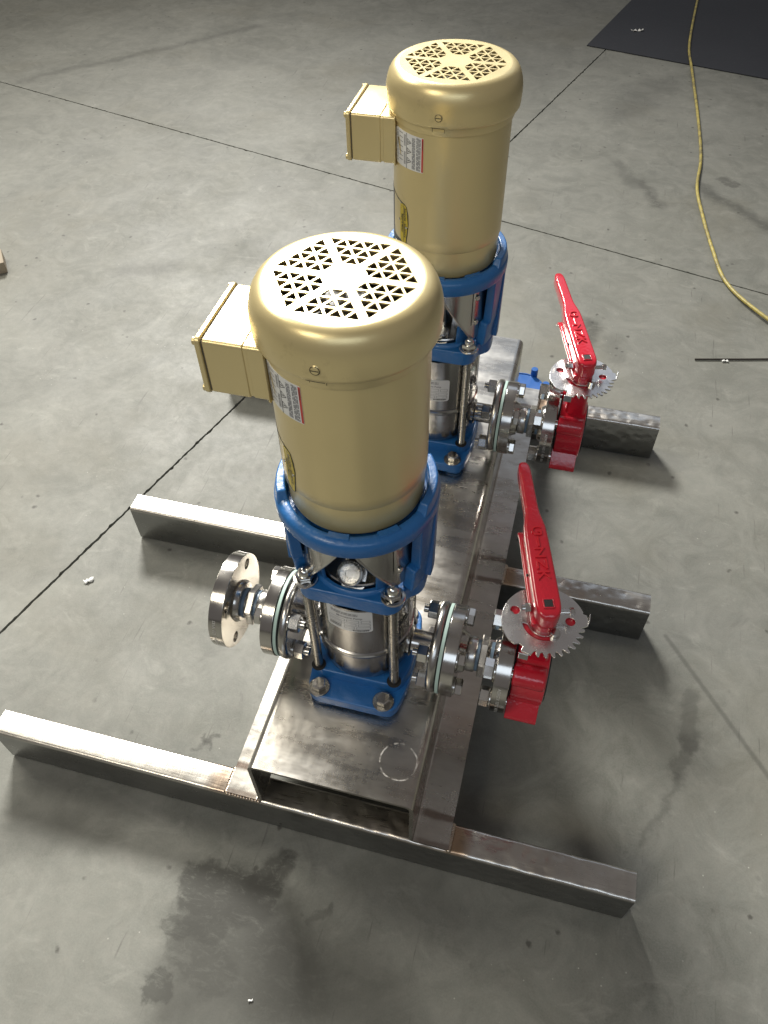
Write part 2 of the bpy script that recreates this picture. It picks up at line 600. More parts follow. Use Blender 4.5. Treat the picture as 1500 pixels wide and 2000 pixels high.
def plate_steel():
    """mill-finish stainless plate and tube, ground by hand: swirls, dimples, heat tint beside the welds."""
    t = NT('ground_stainless_plate')
    x, y, z = t.sep()
    g1 = t.noise(1, 5, 0.65, co=t.mapping(scale=(14, 320, 60)))
    g2 = t.noise(1, 5, 0.65, co=t.mapping(scale=(260, 16, 40), rot=(0, 0, 0.3)))
    sw = t.rng(t.noise(7, 2, 0.5, dist=1.2), 0.40, 0.60)
    grain = t.math('ADD', t.math('MULTIPLY', g1, sw), t.math('MULTIPLY', g2, t.math('SUBTRACT', 1, sw)))
    blot = t.rng(t.noise(1, 5, 0.6, co=t.mapping(scale=(9, 30, 9))), 0.34, 0.66)
    c = t.mix(blot, (0.46, 0.435, 0.395), (0.62, 0.60, 0.56))
    c = t.mix(t.math('MULTIPLY', t.rng(t.noise(4, 3, 0.5, co=t.mapping(loc=(4, 0, 0))), 0.50, 0.7), 0.40), c, (0.36, 0.30, 0.235))
    # heat tint bands on the flange where the cross tubes are welded beneath
    side = t.math('MULTIPLY', t.rng(t.math('ABSOLUTE', x), 0.126, 0.140), t.rng(z, 0.13, 0.115))
    for yy, st in ((0.050, 0.8), (0.527, 0.8), (0.580, 0.8), (1.053, 0.7), (0.004, 0.6)):
        dy = t.math('ABSOLUTE', t.math('SUBTRACT', t.math('ADD', y, t.math('MULTIPLY', t.math('SUBTRACT', t.noise(30, 2), 0.5), 0.008)), yy))
        mk = t.math('MULTIPLY', t.rng(dy, 0.003, 0.009, st, 0, smooth=True), side)
        c = t.mix(mk, c, (0.17, 0.12, 0.095))
    # chalk ring left on the top plate
    dr = t.vec('DISTANCE', t.vec('ADD', t.co, t.vec('SCALE', t.vec('SUBTRACT', t.noise(35, 3, color=True), (0.5, 0.5, 0.5)), scale=0.005)), (0.0906, 0.0655, 0.2486))
    ring = t.math('MULTIPLY', t.rng(t.math('ABSOLUTE', t.math('SUBTRACT', dr, 0.0282)), 0.0004, 0.0016, 1, 0), t.rng(t.noise(48, 5, 0.7), 0.46, 0.58))
    c = t.mix(t.math('MULTIPLY', ring, 0.85), c, (0.88, 0.86, 0.82))
    ro = t.math('ADD', t.rng(blot, 0, 1, 0.20, 0.31), t.math('MULTIPLY', grain, 0.07))
    ro = t.math('ADD', ro, t.math('MULTIPLY', ring, 0.4))
    nrm = t.bump(t.noise(13, 3, 0.5), 0.22, 0.008)
    return t.set(color=c, metal=t.math('SUBTRACT', 1.0, t.math('MULTIPLY', ring, 0.8)), rough=ro, normal=nrm)

def tube_steel():
    t = NT('ground_stainless_tube')
    x, y, z = t.sep()
    g1 = t.noise(1, 5, 0.65, co=t.mapping(scale=(22, 240, 60)))
    g2 = t.noise(1, 4, 0.65, co=t.mapping(scale=(300, 20, 40), rot=(0, 0, 0.15)))
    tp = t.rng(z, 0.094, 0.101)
    blot = t.rng(t.noise(1, 5, 0.6, co=t.mapping(scale=(16, 16, 30))), 0.34, 0.66)
    c = t.mix(blot, (0.47, 0.445, 0.405), (0.60, 0.58, 0.54))
    c = t.mix(t.math('MULTIPLY', t.rng(t.noise(4, 4, co=t.mapping(loc=(2, 0, 0))), 0.5, 0.68), 0.4), c, (0.38, 0.31, 0.25))
    for xx, st in ((-0.205, 0.55), (0.196, 0.75)):
        mk = t.math('MULTIPLY', t.rng(t.math('ABSOLUTE', t.math('SUBTRACT', x, xx)), 0.004, 0.032, st, 0, smooth=True), tp)
        c = t.mix(mk, c, (0.34, 0.20, 0.10))
    c = t.mix(t.math('MULTIPLY', t.math('SUBTRACT', 1, tp), 0.75), c, (0.17, 0.18, 0.19))  # shade and dark floor reflection on the tube sides, put into the colour
    dim = t.voro(44, feature='SMOOTH_F1', smooth=0.6, co=t.vec('ADD', t.co, t.vec('SCALE', t.noise(20, 2, color=True), scale=0.02)))
    dim = t.math('MULTIPLY', dim, t.rng(x, -0.25, 0.22, 0.12, 1.0))
    nrm = t.bump(dim, 0.34, 0.008)
    nrm = t.bump(t.math('ADD', g1, t.math('MULTIPLY', g2, 0.6)), 0.18, 0.001, nrm)
    return t.set(color=c, metal=1.0, rough=t.rng(g1, 0.3, 0.7, 0.25, 0.36), normal=nrm)

def turned_steel(name, col=(0.60, 0.58, 0.55), r0=0.14, r1=0.26, axis='X', lines=900, bs=0.02):
    t = NT(name)
    sc = {'X': (lines, 12, 12), 'Z': (12, 12, lines), 'N': (60, 60, 60)}[axis]
    g = t.noise(1, 3, 0.6, co=t.mapping(scale=sc))
    bl = t.noise(25, 4)
    c = t.mix(bl, tuple(k * 0.88 for k in col), col)
    return t.set(color=c, metal=1.0, rough=t.rng(t.math('ADD', t.math('MULTIPLY', g, 0.25), bl), 0.45, 0.8, r0, r1), normal=t.bump(g, bs, 0.0003))

def gold_paint():
    t = NT('gold_metallic_paint')
    fl = t.noise(900, 2)
    n = t.noise(9, 4)
    c = t.mix(n, (0.65, 0.53, 0.265), (0.70, 0.58, 0.305))
    dirt = t.rng(t.noise(14, 6, 0.7, co=t.mapping(loc=(1, 2, 3))), 0.64, 0.76)
    c = t.mix(t.math('MULTIPLY', dirt, 0.35), c, (0.25, 0.19, 0.09))
    return t.set(color=c, metal=0.50, rough=t.rng(t.noise(30, 3), 0.3, 0.7, 0.29, 0.35), spec=0.6, normal=t.bump(t.math('ADD', fl, t.math('MULTIPLY', t.noise(170, 3), 1.5)), 0.07, 0.0007))

def cast_paint(name, col, rough=0.25, b=0.35, coat=0.3):
    t = NT(name)
    n = t.noise(22, 4)
    c = t.mix(n, tuple(k * 0.86 for k in col), tuple(min(1, k * 1.12) for k in col))
    chip = t.rng(t.noise(60, 6, 0.75, co=t.mapping(loc=(3, 3, 3))), 0.735, 0.75)
    c = t.mix(t.math('MULTIPLY', chip, 0.7), c, tuple(min(1, k * 1.6 + 0.16) for k in col))
    h = t.math('ADD', t.noise(160, 3), t.math('MULTIPLY', t.noise(40, 3), 1.5))
    return t.set(color=c, rough=t.rng(t.noise(35, 3), 0.3, 0.7, rough - 0.06, rough + 0.10), coat=coat, coat_rough=0.15, normal=t.bump(h, b, 0.0012))

def cord_mat():
    t = NT('dirty_yellow_jacket')
    d = t.rng(t.noise(30, 5, 0.7), 0.42, 0.66)
    c = t.mix(d, (0.42, 0.345, 0.085), (0.17, 0.14, 0.06))
    return t.set(color=c, rough=0.5, normal=t.bump(t.noise(300, 2), 0.2, 0.0006))

def mat_rubber():
    t = NT('rubber_matting')
    c = t.mix(t.noise(3, 5), (0.012, 0.014, 0.020), (0.022, 0.024, 0.031))
    c = t.mix(t.math('MULTIPLY', t.rng(t.noise(90, 5, 0.7), 0.55, 0.75), 0.5), c, (0.05, 0.05, 0.055))
    return t.set(color=c, rough=0.75, normal=t.bump(t.noise(400, 3), 0.4, 0.001))

def wood_mat():
    t = NT('rough_pine')
    g = t.noise(1, 5, 0.6, co=t.mapping(scale=(120, 6, 120)), dist=0.6)
    return t.set(color=t.mix(g, (0.24, 0.20, 0.145), (0.38, 0.32, 0.235)), rough=0.75, normal=t.bump(g, 0.3, 0.001))

def zinc_mat():
    t = NT('bright_zinc_plate')
    n = t.noise(30, 5, 0.6)
    c = t.mix(n, (0.68, 0.67, 0.66), (0.80, 0.79, 0.78))
    g = t.noise(1, 3, co=t.mapping(scale=(500, 30, 30), rot=(0, 0, 0.4)))
    return t.set(color=c, metal=1.0, rough=t.rng(n, 0.3, 0.7, 0.22, 0.30), normal=t.bump(g, 0.08, 0.0006))

M_FLOOR = concrete()
M_JOINT = simple('joint_dirt', (0.060, 0.057, 0.051), 0, 0.9, bump=(200, 0.8, 0.002), var=0.4)
M_PLATE = plate_steel()
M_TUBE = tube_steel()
M_WELD = simple('weld_metal', (0.46, 0.38, 0.30), 1.0, 0.28, var=0.35, vscale=90)
M_FL = turned_steel('turned_flange_steel', (0.50, 0.48, 0.45), 0.13, 0.21)
M_STUB = turned_steel('pressed_stub_steel', (0.47, 0.455, 0.43), 0.20, 0.28, lines=300, bs=0.01)
M_CASE = turned_steel('pump_sleeve_steel', (0.37, 0.365, 0.36), 0.17, 0.24, 'Z', 150, 0.004)
M_GUARD = turned_steel('guard_sheet_steel', (0.54, 0.53, 0.505), 0.18, 0.26, 'Z', 120, 0.004)
M_BOLT = turned_steel('bolt_steel', (0.66, 0.645, 0.615), 0.12, 0.22, 'N')
M_ROD = turned_steel('rod_steel', (0.36, 0.345, 0.315), 0.22, 0.30, 'Z', 80, 0.003)
M_NIP = turned_steel('cast_nipple_steel', (0.55, 0.535, 0.505), 0.22, 0.36, 'N')
M_ZINC = zinc_mat()
M_GOLD = gold_paint()
M_BLUE = cast_paint('blue_enamel', (0.014, 0.115, 0.330), 0.34, 0.45, 0.2)
M_RED = cast_paint('red_enamel', (0.49, 0.012, 0.027), 0.18, 0.55, 0.5)
M_REDTXT = cast_paint('red_enamel_raised', (0.52, 0.010, 0.020), 0.18, 0.3, 0.6)
M_GASK = simple('pale_green_fibre', (0.40, 0.53, 0.475), 0, 0.6)
M_RUB = simple('black_rubber', (0.012, 0.012, 0.013), 0, 0.5)
M_DARK = simple('dark_interior', (0.012, 0.011, 0.010), 0, 0.6)
M_FAN = simple('fan_plastic', (0.10, 0.085, 0.06), 0, 0.35)
M_TAPE = simple('blue_thread_tape', (0.13, 0.19, 0.26), 0, 0.35, bump=(300, 0.4, 0.001), var=0.2)
M_WHITE = simple('white_label_film', (0.68, 0.68, 0.66), 0, 0.35, var=0.03)
M_SILV = simple('silver_label_film', (0.60, 0.60, 0.60), 0.1, 0.32, var=0.04)
M_INK = simple('black_print', (0.02, 0.02, 0.022), 0, 0.45)
M_GREY = simple('grey_print', (0.17, 0.17, 0.18), 0, 0.5)
M_REDP = simple('red_print', (0.50, 0.05, 0.035), 0, 0.4)
M_SLATE = simple('slate_plate_print', (0.045, 0.055, 0.066), 0.3, 0.30, var=0.1)
M_YEL = simple('yellow_plate_print', (0.58, 0.44, 0.03), 0.2, 0.30, var=0.08)
M_CORD = cord_mat()
M_MAT = mat_rubber()
M_WOOD = wood_mat()
M_CAP = simple('blue_plastic', (0.012, 0.10, 0.36), 0, 0.38, var=0.04)
M_PAPER = simple('white_scrap', (0.75, 0.75, 0.72), 0, 0.7, bump=(120, 0.6, 0.002))
M_IRON = simple('dark_iron', (0.045, 0.036, 0.030), 0.6, 0.5)
M_ETCH = simple('etched_mark', (0.72, 0.71, 0.68), 0.5, 0.55)
M_ETCHD = simple('stamped_mark', (0.08, 0.075, 0.07), 0.6, 0.5)

# clear cap over the priming plug
t_ = NT('clear_plastic')
M_CLEAR = t_.set(color=(0.92, 0.93, 0.95), rough=0.10, trans=1.0, ior=1.25)

# ------------------------------------------------------------------ the floor
e1 = Vector((0.962, -0.272)); e2 = Vector((0.272, 0.962))
# crossing of the two saw-cut joints
A0 = Vector((-0.697, 0.591)); B0 = Vector((-0.016, 2.063))
k1 = (B0 - A0).dot(e2)
P0 = A0 + e2 * k1
def slab(sx, sy):
    mb = MB()
    g = 0.0027
    L = 16.0
    # a flat slab whose two joint edges are slightly chipped
    def jit(i):
        return random.uniform(-0.0008, 0.0010) + (0.0035 * random.random() if random.random() < 0.10 else 0)
    n = 900
    span = 7.0
    ex = [(span * i / n, g + jit(i)) for i in range(1, n)]
    pts = [(g, g)] + ex + [(span, g), (L, g), (L, L), (g, L), (g, span)] + [(q[1] + jit(0) * 0.3, q[0]) for q in reversed(ex)]
    q = []
    for a, b in pts:
        v = P0 + e1 * (a * sx) + e2 * (b * sy)
        q.append((v.x, v.y))
    if sx * sy < 0:
        q = q[::-1]
    mb.flat(q, [], -0.03, 0.0)
    return mb
fb = MB()
fb.box(-24, 24, -24, 24, -0.06, -0.012)
floor = fb.build('floor', M_JOINT)
floor['kind'] = 'structure'
for sx, sy in ((1, 1), (-1, 1), (-1, -1), (1, -1)):
    slab(sx, sy).build('floor_slab', M_FLOOR, floor)

# ------------------------------------------------------------------ the skid
HT, WT = 0.1029, 0.0471
Z1 = 0.2486
HW, FB = 0.1288, 0.057
skid = empty('skid_frame', (0, 0, 0), 'stainless steel skid of one raised channel on three cross tubes, lying on the concrete floor', 'skid frame')
def arc(cx, cz, r, a0, a1, n=6):
    return [(cx + r * math.cos(R(a0 + (a1 - a0) * i / n)), cz + r * math.sin(R(a0 + (a1 - a0) * i / n))) for i in range(n + 1)]
t_pl = 0.006
h = t_pl / 2
ro, ri = 0.011, 0.008
xw = HW - h
zb = HT + 0.0005 + h
zt = Z1 - h
path = [(-(HW + FB), zb)] + arc(-xw - ri, zb + ri, ri, -90, 0) + arc(-xw + ro, zt - ro, ro, 180, 90) + \
       arc(xw - ro, zt - ro, ro, 90, 0) + arc(xw + ri, zb + ri, ri, 180, 270) + [(HW + FB, zb)]
mb = MB()
# cut the length into strips so the plate shades well
mb.sheet(path, t_pl, 0.0024, 1.1190)
mb.build('base_channel', M_PLATE, skid, ang=50)
TY = (0.0, 0.5295, 1.0549)
XL, XR = -0.6262, 0.4738
def tube_ring(x, hw, z0, z1, r, y0):
    pts = []
    for (cy, cz, a) in ((y0 + 2 * hw - r, z1 - r, 0), (y0 + r, z1 - r, 90), (y0 + r, z0 + r, 180), (y0 + 2 * hw - r, z0 + r, 270)):
        for i in range(5):
            t = R(a + 22.5 * i)
            pts.append((x, cy + r * math.cos(t), cz + r * math.sin(t)))
    return pts
mb = MB()
w_ = 0.0042
O = lambda x: tube_ring(x, WT / 2, 0, HT, 0.0065, 0)
I = lambda x: [(p[0], p[1], p[2]) for p in tube_ring(x, WT / 2 - w_, w_, HT - w_, 0.003, w_)]
mb.loft([I(XL), O(XL), O(XR), I(XR), I(XL)], cap=False)
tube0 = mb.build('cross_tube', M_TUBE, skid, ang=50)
tube0.location = (0, TY[0], 0)
for y in TY[1:]:
    c = tube0.copy()
    COL.objects.link(c)
    c.parent = skid
    c.location = (0, y, 0)
# ripple weld beads where the channel flange ends on each tube
def weld(n, L, rw, rh):
    mb = MB()
    for i in range(n):
        y = L * i / (n - 1)
        s = random.uniform(0.88, 1.12)
        prof = [(0, rh * s), (rw * 0.55 * s, rh * 0.85 * s), (rw * 0.9 * s, rh * 0.4 * s), (rw * s, 0)]
        M = T(random.uniform(-0.0004, 0.0004), y, 0) @ Matrix.Rotation(R(18), 4, 'X')
        mb.lathe(prof[::-1], 12, M)
    return mb
wb = weld(15, WT - 0.008, 0.0045, 0.0038).build('weld_bead', M_WELD, skid, loc=(HW + FB + 0.001, 0.004, HT + 0.0005))
for y in TY:
    for sx in (-1, 1):
        if y == 0 and sx == 1:
            continue
        c = wb.copy(); COL.objects.link(c); c.parent = skid
        c.location = (sx * (HW + FB + 0.001), y + 0.004, HT + 0.0005)
wl = weld(12, 0.055, 0.004, 0.003)
wf = wl.build('weld_bead', M_WELD, skid, loc=(-HW - 0.001, 0.0025, HT + 0.001), rot=(0, 0, R(90)))

# ------------------------------------------------------------------ pumps
PY = (0.22308, 0.75614)

def put_on_cyl(r, th0, z0, mode='vert'):
    """map flat lettering on a cylinder: 'vert' runs down the wall (top of letters to +theta side), 'horiz' runs round it."""
    def fn(u, v, d=0):
        if mode == 'vert':
            a = R(th0) + v / r; z = z0 - u
        elif mode == 'up':
            a = R(th0) - v / r; z = z0 + u
        else:
            a = R(th0) + u / r; z = z0 + v
        return ((r + d) * math.cos(a), (r + d) * math.sin(a), z)
    return fn

def rough_lines(mb, r, t0, t1, z0, z1, dirn, n, seed, fill=0.55):
    """small print as short dark bars."""
    rnd = random.Random(seed)
    for i in range(n):
        a = (i + 0.2) / n; b = (i + 0.2 + fill) / n
        pos = 0.0
        while pos < 1.0:
            ln = rnd.uniform(0.04, 0.16)
            e = min(1.0, pos + ln)
            if dirn == 'z':
                cyl_quad(mb, r, t0 + (t1 - t0) * a, t0 + (t1 - t0) * b, z0 + (z1 - z0) * pos, z0 + (z1 - z0) * e, 1)
            else:
                cyl_quad(mb, r, t0 + (t1 - t0) * pos, t0 + (t1 - t0) * e, z0 + (z1 - z0) * a, z0 + (z1 - z0) * b, 2)
            pos = e + rnd.uniform(0.012, 0.03)

def pump(y, label, lab_z, lab_t0, lab_t1, lab_h):
    root = empty('vertical_pump', (0, y, Z1), label, 'pump', 'vertical pumps on the skid channel')
    # base casting -------------------------------------------------
    pad = [(-0.071, -0.098), (0.069, -0.098), (0.079, -0.045), (0.079, 0.045), (0.069, 0.098), (-0.069, 0.098), (-0.079, 0.045), (-0.079, -0.045)]
    mb = MB()
    # feet at both ends, leaving a slot under the middle
    pr_ = round_poly(pad, [0.022, 0.022, 0.03, 0.03, 0.022, 0.022, 0.03, 0.03], 5)
    mb.prism(pr_, 0.0065, 0.028)
    for sx in (-1, 1):
        for sy in (-1, 1):
            mb.prism(round_poly([(sx * 0.034, sy * 0.094), (sx * 0.034, sy * 0.05), (sx * 0.072, sy * 0.05), (sx * 0.066, sy * 0.094)][::(1 if sx * sy < 0 else -1)], 0.012), 0.0, 0.0085)
    base = mb.build('base_foot', M_BLUE, root, bevel=0.003, seg=3)
    up = [(-0.066, -0.064), (0.064, -0.064), (0.078, -0.030), (0.078, 0.030), (0.064, 0.064), (-0.066, 0.064), (-0.078, 0.030), (-0.078, -0.030)]
    mb = MB()
    mb.prism(round_poly(up, 0.012, 4), 0.026, 0.050)
    mb.build('base_block', M_BLUE, root, bevel=0.003, seg=3)
    for sx in (-1, 1):
        for sy in (-1, 1):
            mb = MB()
            mb.hexp(0.0195, 0.0315, 0.043, rot=random.uniform(0, 1), ch=0.0014)
            mb.cyl(0.0085, 0.043, 0.0434, 20)
            b = mb.build('anchor_bolt', M_BOLT, root, loc=(sx * 0.0515 - 0.0035, sy * 0.083, 0))
            mb = MB()
            mb.cyl(0.0165, 0.028, 0.0315, 36, ch=0.0008)
            mb.build('washer', M_ROD, b)
    # casing ---------------------------------------------------------
    mb = MB()
    mb.lathe([(0, 0.046), (0.0585, 0.048), (0.0640, 0.054), (0.0685, 0.064), (0.0708, 0.085), (0.0716, 0.118), (0.0717, 0.126)], 96)
    mb.build('casing_bowl', M_CASE, root)
    mb = MB()
    mb.lathe([(0.0710, 0.126), (0.0735, 0.1275), (0.0747, 0.1310), (0.0747, 0.1335), (0.0738, 0.1370), (0.0712, 0.1385)], 96)
    mb.build('casing_bead', M_CASE, root)
    mb = MB()
    mb.lathe([(0.0700, 0.1385), (0.0720, 0.1398), (0.0722, 0.1415), (0.0722, 0.252)], 96)
    mb.build('casing_sleeve', M_CASE, root)
    mb = MB()
    mb.lathe([(0.0676, 0.0665), (0.0680, 0.068), (0.0676, 0.0695)], 64, a0=R(-110), a1=R(-70))
    # rods and nuts ---------------------------------------------------
    mb.bm.free()
    for sx in (-1, 1):
        for sy in (-1, 1):
            mb = MB()
            mb.cyl(0.0074, 0.0505, 0.262, 24)
            rd = mb.build('tie_rod', M_ROD, root, loc=(sx * 0.0605 - 0.002, sy * 0.0560, 0))
            mb = MB()
            mb.lathe([(0.0105, 0.0500), (0.0112, 0.0503), (0.0112, 0.0510), (0.0074, 0.0514)], 24)
            mb.build('rod_socket', M_DARK, rd)
            mb = MB()
            mb.lathe([(0.0, 0.0), (0.0165, 0.0), (0.0168, 0.0016), (0.0158, 0.0032), (0.0125, 0.0040)], 36)
            mb.hexp(0.0225, 0.003, 0.0125, ch=0.0010, rot=R(30 + 7 * sx))
            mb.lathe([(0.0088, 0.0120), (0.0086, 0.0165), (0.0076, 0.0200), (0.0055, 0.0226), (0.0028, 0.0240), (0, 0.0244)], 28)
            mb.build('acorn_nut', M_BOLT, root, loc=(sx * 0.0605 - 0.002, sy * 0.0560, 0.2805))
    # motor bracket -----------------------------------------------------
    pl = [(-0.060, -0.070), (0.056, -0.070), (0.070, -0.058), (0.072, -0.036), (0.092, -0.022), (0.092, 0.022), (0.072, 0.036), (0.070, 0.058), (0.056, 0.070),
          (-0.060, 0.070), (-0.074, 0.058), (-0.076, 0.036), (-0.094, 0.022), (-0.094, -0.022), (-0.076, -0.036), (-0.074, -0.058)]
    rp = round_poly(pl, [0.01, 0.01, 0.012, 0.012, 0.016, 0.016, 0.012, 0.012, 0.01, 0.01, 0.012, 0.012, 0.016, 0.016, 0.012, 0.012], 4)
    br = empty_part = None
    mb = MB()
    mb.flat(rp, [circle(0.0585, 64)], 0.2515, 0.280)
    plate = mb.build('bracket_plate', M_BLUE, root, bevel=0.0035, seg=3)
    mb = MB()
    mb.lathe([(0.0585, 0.279), (0.0590, 0.2845), (0.0600, 0.2855), (0.0640, 0.2855), (0.0665, 0.2835), (0.0680, 0.2795)], 96)
    mb.build('spigot_rim', M_BLUE, root)
    # ring under the motor
    mb = MB()
    mb.lathe([(0.0845, 0.4080), (0.0862, 0.4290), (0.0875, 0.4320), (0.0905, 0.4335), (0.0945, 0.4330), (0.0990, 0.4305), (0.1018, 0.4270), (0.1026, 0.4220), (0.1024, 0.4120), (0.1005, 0.4070),
              (0.0965, 0.4050), (0.0900, 0.4048), (0.0860, 0.4055), (0.0845, 0.4080)], 128)
    mb.lathe([(0.0600, 0.4090), (0.0600, 0.4190), (0.0865, 0.4190), (0.0865, 0.4090), (0.0600, 0.4090)], 96)
    mb.build('motor_ring', M_BLUE, root)
    def shell(mb, a0, a1, b0, b1, z0, z1, r0a, r0b, r1a, r1b, n=16):
        rings = []
        for (p, q, z, ra, rb_) in ((a0, a1, z0, r0a, r0b), (b0, b1, z1, r1a, r1b)):
            an = [R(p + (q - p) * i / n) for i in range(n + 1)]
            rings.append([(rb_ * math.cos(a), rb_ * math.sin(a), z) for a in an] + [(ra * math.cos(a), ra * math.sin(a), z) for a in reversed(an)])
        mb.loft(rings)
    for mid, lo, hi in ((8, -21, 42), (182, 144, 219)):
        mb = MB()
        shell(mb, lo, hi, lo - 2, hi + 2, 0.322, 0.4065, 0.0800, 0.0955, 0.0845, 0.0990)
        arm = mb.build('bracket_arm', M_BLUE, root, bevel=0.0025, seg=3)
        mb = MB()
        shell(mb, lo - (7 if mid < 90 else 0), hi - (8 if mid > 90 else 10), lo - (6 if mid < 90 else 0), hi - 6, 0.2795, 0.325, 0.0730, 0.0915, 0.0785, 0.0950)
        mb.build('arm_foot', M_BLUE, arm, bevel=0.0030, seg=3)
        mb = MB()
        shell(mb, mid - 15, mid + 15, mid - 9, mid + 9, 0.281, 0.405, 0.088, 0.1000, 0.094, 0.1012, 8)
        mb.build('arm_rib', M_BLUE, arm, bevel=0.0022, seg=3)
        # raised lug where the arm meets the ring
        mb = MB()
        shell(mb, mid - 30, mid + 34, mid - 24, mid + 28, 0.4290, 0.4425, 0.0865, 0.1010, 0.0875, 0.0985, 14)
        mb.build('ring_lug', M_BLUE, root, bevel=0.0022, seg=3)
    for a in (-88, -50, 96):
        mb = MB()
        shell(mb, a - 9, a + 9, a - 8, a + 8, 0.4310, 0.4350, 0.0862, 0.0960, 0.0866, 0.0945, 6)
        mb.build('ring_pad', M_BLUE, root)
    for a in (-134, -46):
        mb = MB()
        shell(mb, a - 11, a + 11, a - 11, a + 11, 0.2795, 0.322, 0.0600, 0.0640, 0.0640, 0.0700, 6)
        mb.build('inner_web', M_BLUE, root, bevel=0.0015)
    # seal housing, coupling and plug --------------------------------------
    mb = MB()
    mb.lathe([(0, 0.2815), (0.050, 0.2815), (0.0570, 0.2825), (0.0575, 0.2895), (0.0560, 0.2915), (0.030, 0.2935), (0.018, 0.2940), (0.018, 0.330), (0.027, 0.331), (0.027, 0.418), (0, 0.418)], 72)
    mb.build('seal_housing', M_STUB, root)
    mb = MB()
    Mp = T(0.0, -0.043, 0.298) @ Matrix.Rotation(R(42), 4, 'X')
    mb.hexp(0.030, -0.004, 0.010, Mp, ch=0.0012)
    mb.lathe([(0.0138, 0.0095), (0.0138, 0.012), (0.0128, 0.0128), (0.006, 0.0128), (0.0055, 0.0110), (0, 0.0110)], 36, Mp)
    plug = mb.build('priming_plug', M_ROD, root)
    mb = MB()
    mb.lathe([(0.0168, 0.004), (0.0172, 0.016), (0.0160, 0.0185), (0.0120, 0.0195), (0, 0.0198), (0, 0.0185), (0.0115, 0.0182), (0.0150, 0.0172), (0.0158, 0.0155), (0.0156, 0.004), (0.0168, 0.004)], 6 * 6, Mp)
    mb.build('plug_cap', M_CLEAR, plug)
    mb = MB()
    Mq = T(0.003, -0.047, 0.2935) @ Matrix.Rotation(R(42), 4, 'X')
    mb.prism(rrect(0.017, 0.015, 0.006), -0.006, 0.0, Mq)
    mb.build('plug_seat', M_STUB, plug, bevel=0.0012)
    # coupling guards: sheet half shells with a gable cut at the front
    for sgn in (-1, 1):
        mb = MB()
        rg = 0.0785
        zlo, zhi = 0.296, 0.410
        n = 26
        v = []
        for i in range(n + 1):
            th = -86 + sgn * (4 + 172 * i / n)
            a = abs(th + 86)
            if a > 90: a = 180 - a
            zl = zlo + max(0.0, (46 - a) / 42.0) * 0.088
            d = 0.006 * max(0.0, 1 - a / 30.0)
            for rr in (rg - d, rg - 0.0012 - d):
                v.append((rr * math.cos(R(th)), rr * math.sin(R(th)), zl))
                v.append((rr * math.cos(R(th)), rr * math.sin(R(th)), zhi))
        f = []
        for i in range(n):
            a, b = 4 * i, 4 * (i + 1)
            f += [(a, b, b + 1, a + 1), (a + 2, a + 3, b + 3, b + 2), (a, a + 2, b + 2, b), (a + 1, b + 1, b + 3, a + 3)]
        f += [(0, 1, 3, 2), (4 * n, 4 * n + 2, 4 * n + 3, 4 * n + 1)]
        mb._add(v, f)
        g = mb.build('coupling_guard', M_GUARD, root)
        # folded lip along the gable
        mb = MB()
        p0 = [((rg + 0.0005) * math.cos(R(-86 + sgn * a)), (rg + 0.0005) * math.sin(R(-86 + sgn * a)), zlo + max(0, (46 - a) / 42.0) * 0.088) for a in (5, 12, 19, 26, 33, 40, 45)]
        p0 = [(q[0] * (1 - 0.07 * max(0, 1 - i / 4)), q[1] * (1 - 0.07 * max(0, 1 - i / 4)), q[2]) for i, q in enumerate(p0)]
        mb.tube(p0, 0.0016, 8)
        mb.build('guard_lip', M_GUARD, g)
        # side strap screwed to the bracket arm
        mb = MB()
        a0 = -86 + sgn * 46
        cyl_quad(mb, rg + 0.0012, a0 - 1.6, a0 + 1.6, 0.325, zhi, 2)
        mb.build('guard_fold', M_BOLT, g)
        for zz in ((0.378, 0.330) if sgn > 0 else (0.372,)):
            mb = MB()
            Ms = Matrix.Rotation(R(-86 + sgn * 51), 4, 'Z') @ T(rg + 0.001, 0, zz) @ Matrix.Rotation(PI / 2, 4, 'Y')
            mb.lathe([(0.0052, 0), (0.0050, 0.0022), (0.0032, 0.0036), (0, 0.004)], 16, Ms)
            mb.build('guard_screw', M_BOLT, root)
    # nozzles and stub flanges ---------------------------------------------
    for sgn in (-1, 1):
        Mx = T(0, 0, 0.0875) @ Matrix.Rotation(PI / 2 * sgn, 4, 'Y')
        mb = MB()
        mb.lathe([(0.0245, 0.060), (0.0245, 0.0725), (0.0225, 0.0745), (0.0188, 0.0752), (0.0185, 0.112)], 48, Mx)
        mb.build('nozzle', M_FL, root)
        mb = MB()
        mb.lathe([(0.018, 0.1095), (0.050, 0.1095), (0.0610, 0.1080), (0.0665, 0.1085), (0.0695, 0.1110), (0.0705, 0.1145), (0.0700, 0.1190), (0.0680, 0.1215), (0.018, 0.1220)], 96, Mx)
        mb.build('stub_flange', M_STUB, root)
    # rating label -----------------------------------------------------------
    rl = 0.0724
    mb = MB()
    t0, t1, z0, hgt = lab_t0, lab_t1, lab_z - Z1, lab_h
    c = 4.0
    poly = []
    for (cx, cz, a) in ((t1 - c, z0 + hgt - 0.004, 0), (t0 + c, z0 + hgt - 0.004, 90), (t0 + c, z0 + 0.004, 180), (t1 - c, z0 + 0.004, 270)):
        for i in range(4):
            q = R(a + 30 * i)
            poly.append((cx + c * math.cos(q), cz + 0.004 * math.sin(q)))
    cyl_poly(mb, rl, poly)
    lab = mb.build('rating_label', M_SILV, root)
    lab['label'] = 'silver rating label on the front of the pump sleeve'
    rp_ = rl + 0.0006
    mb = MB()
    fn = put_on_cyl(rp_, t0 + (t1 - t0) * 0.24, z0 + hgt * 0.66, 'h')
    put_text(mb, 'Multistage Pump', 0.0056, fn, 0.00012)
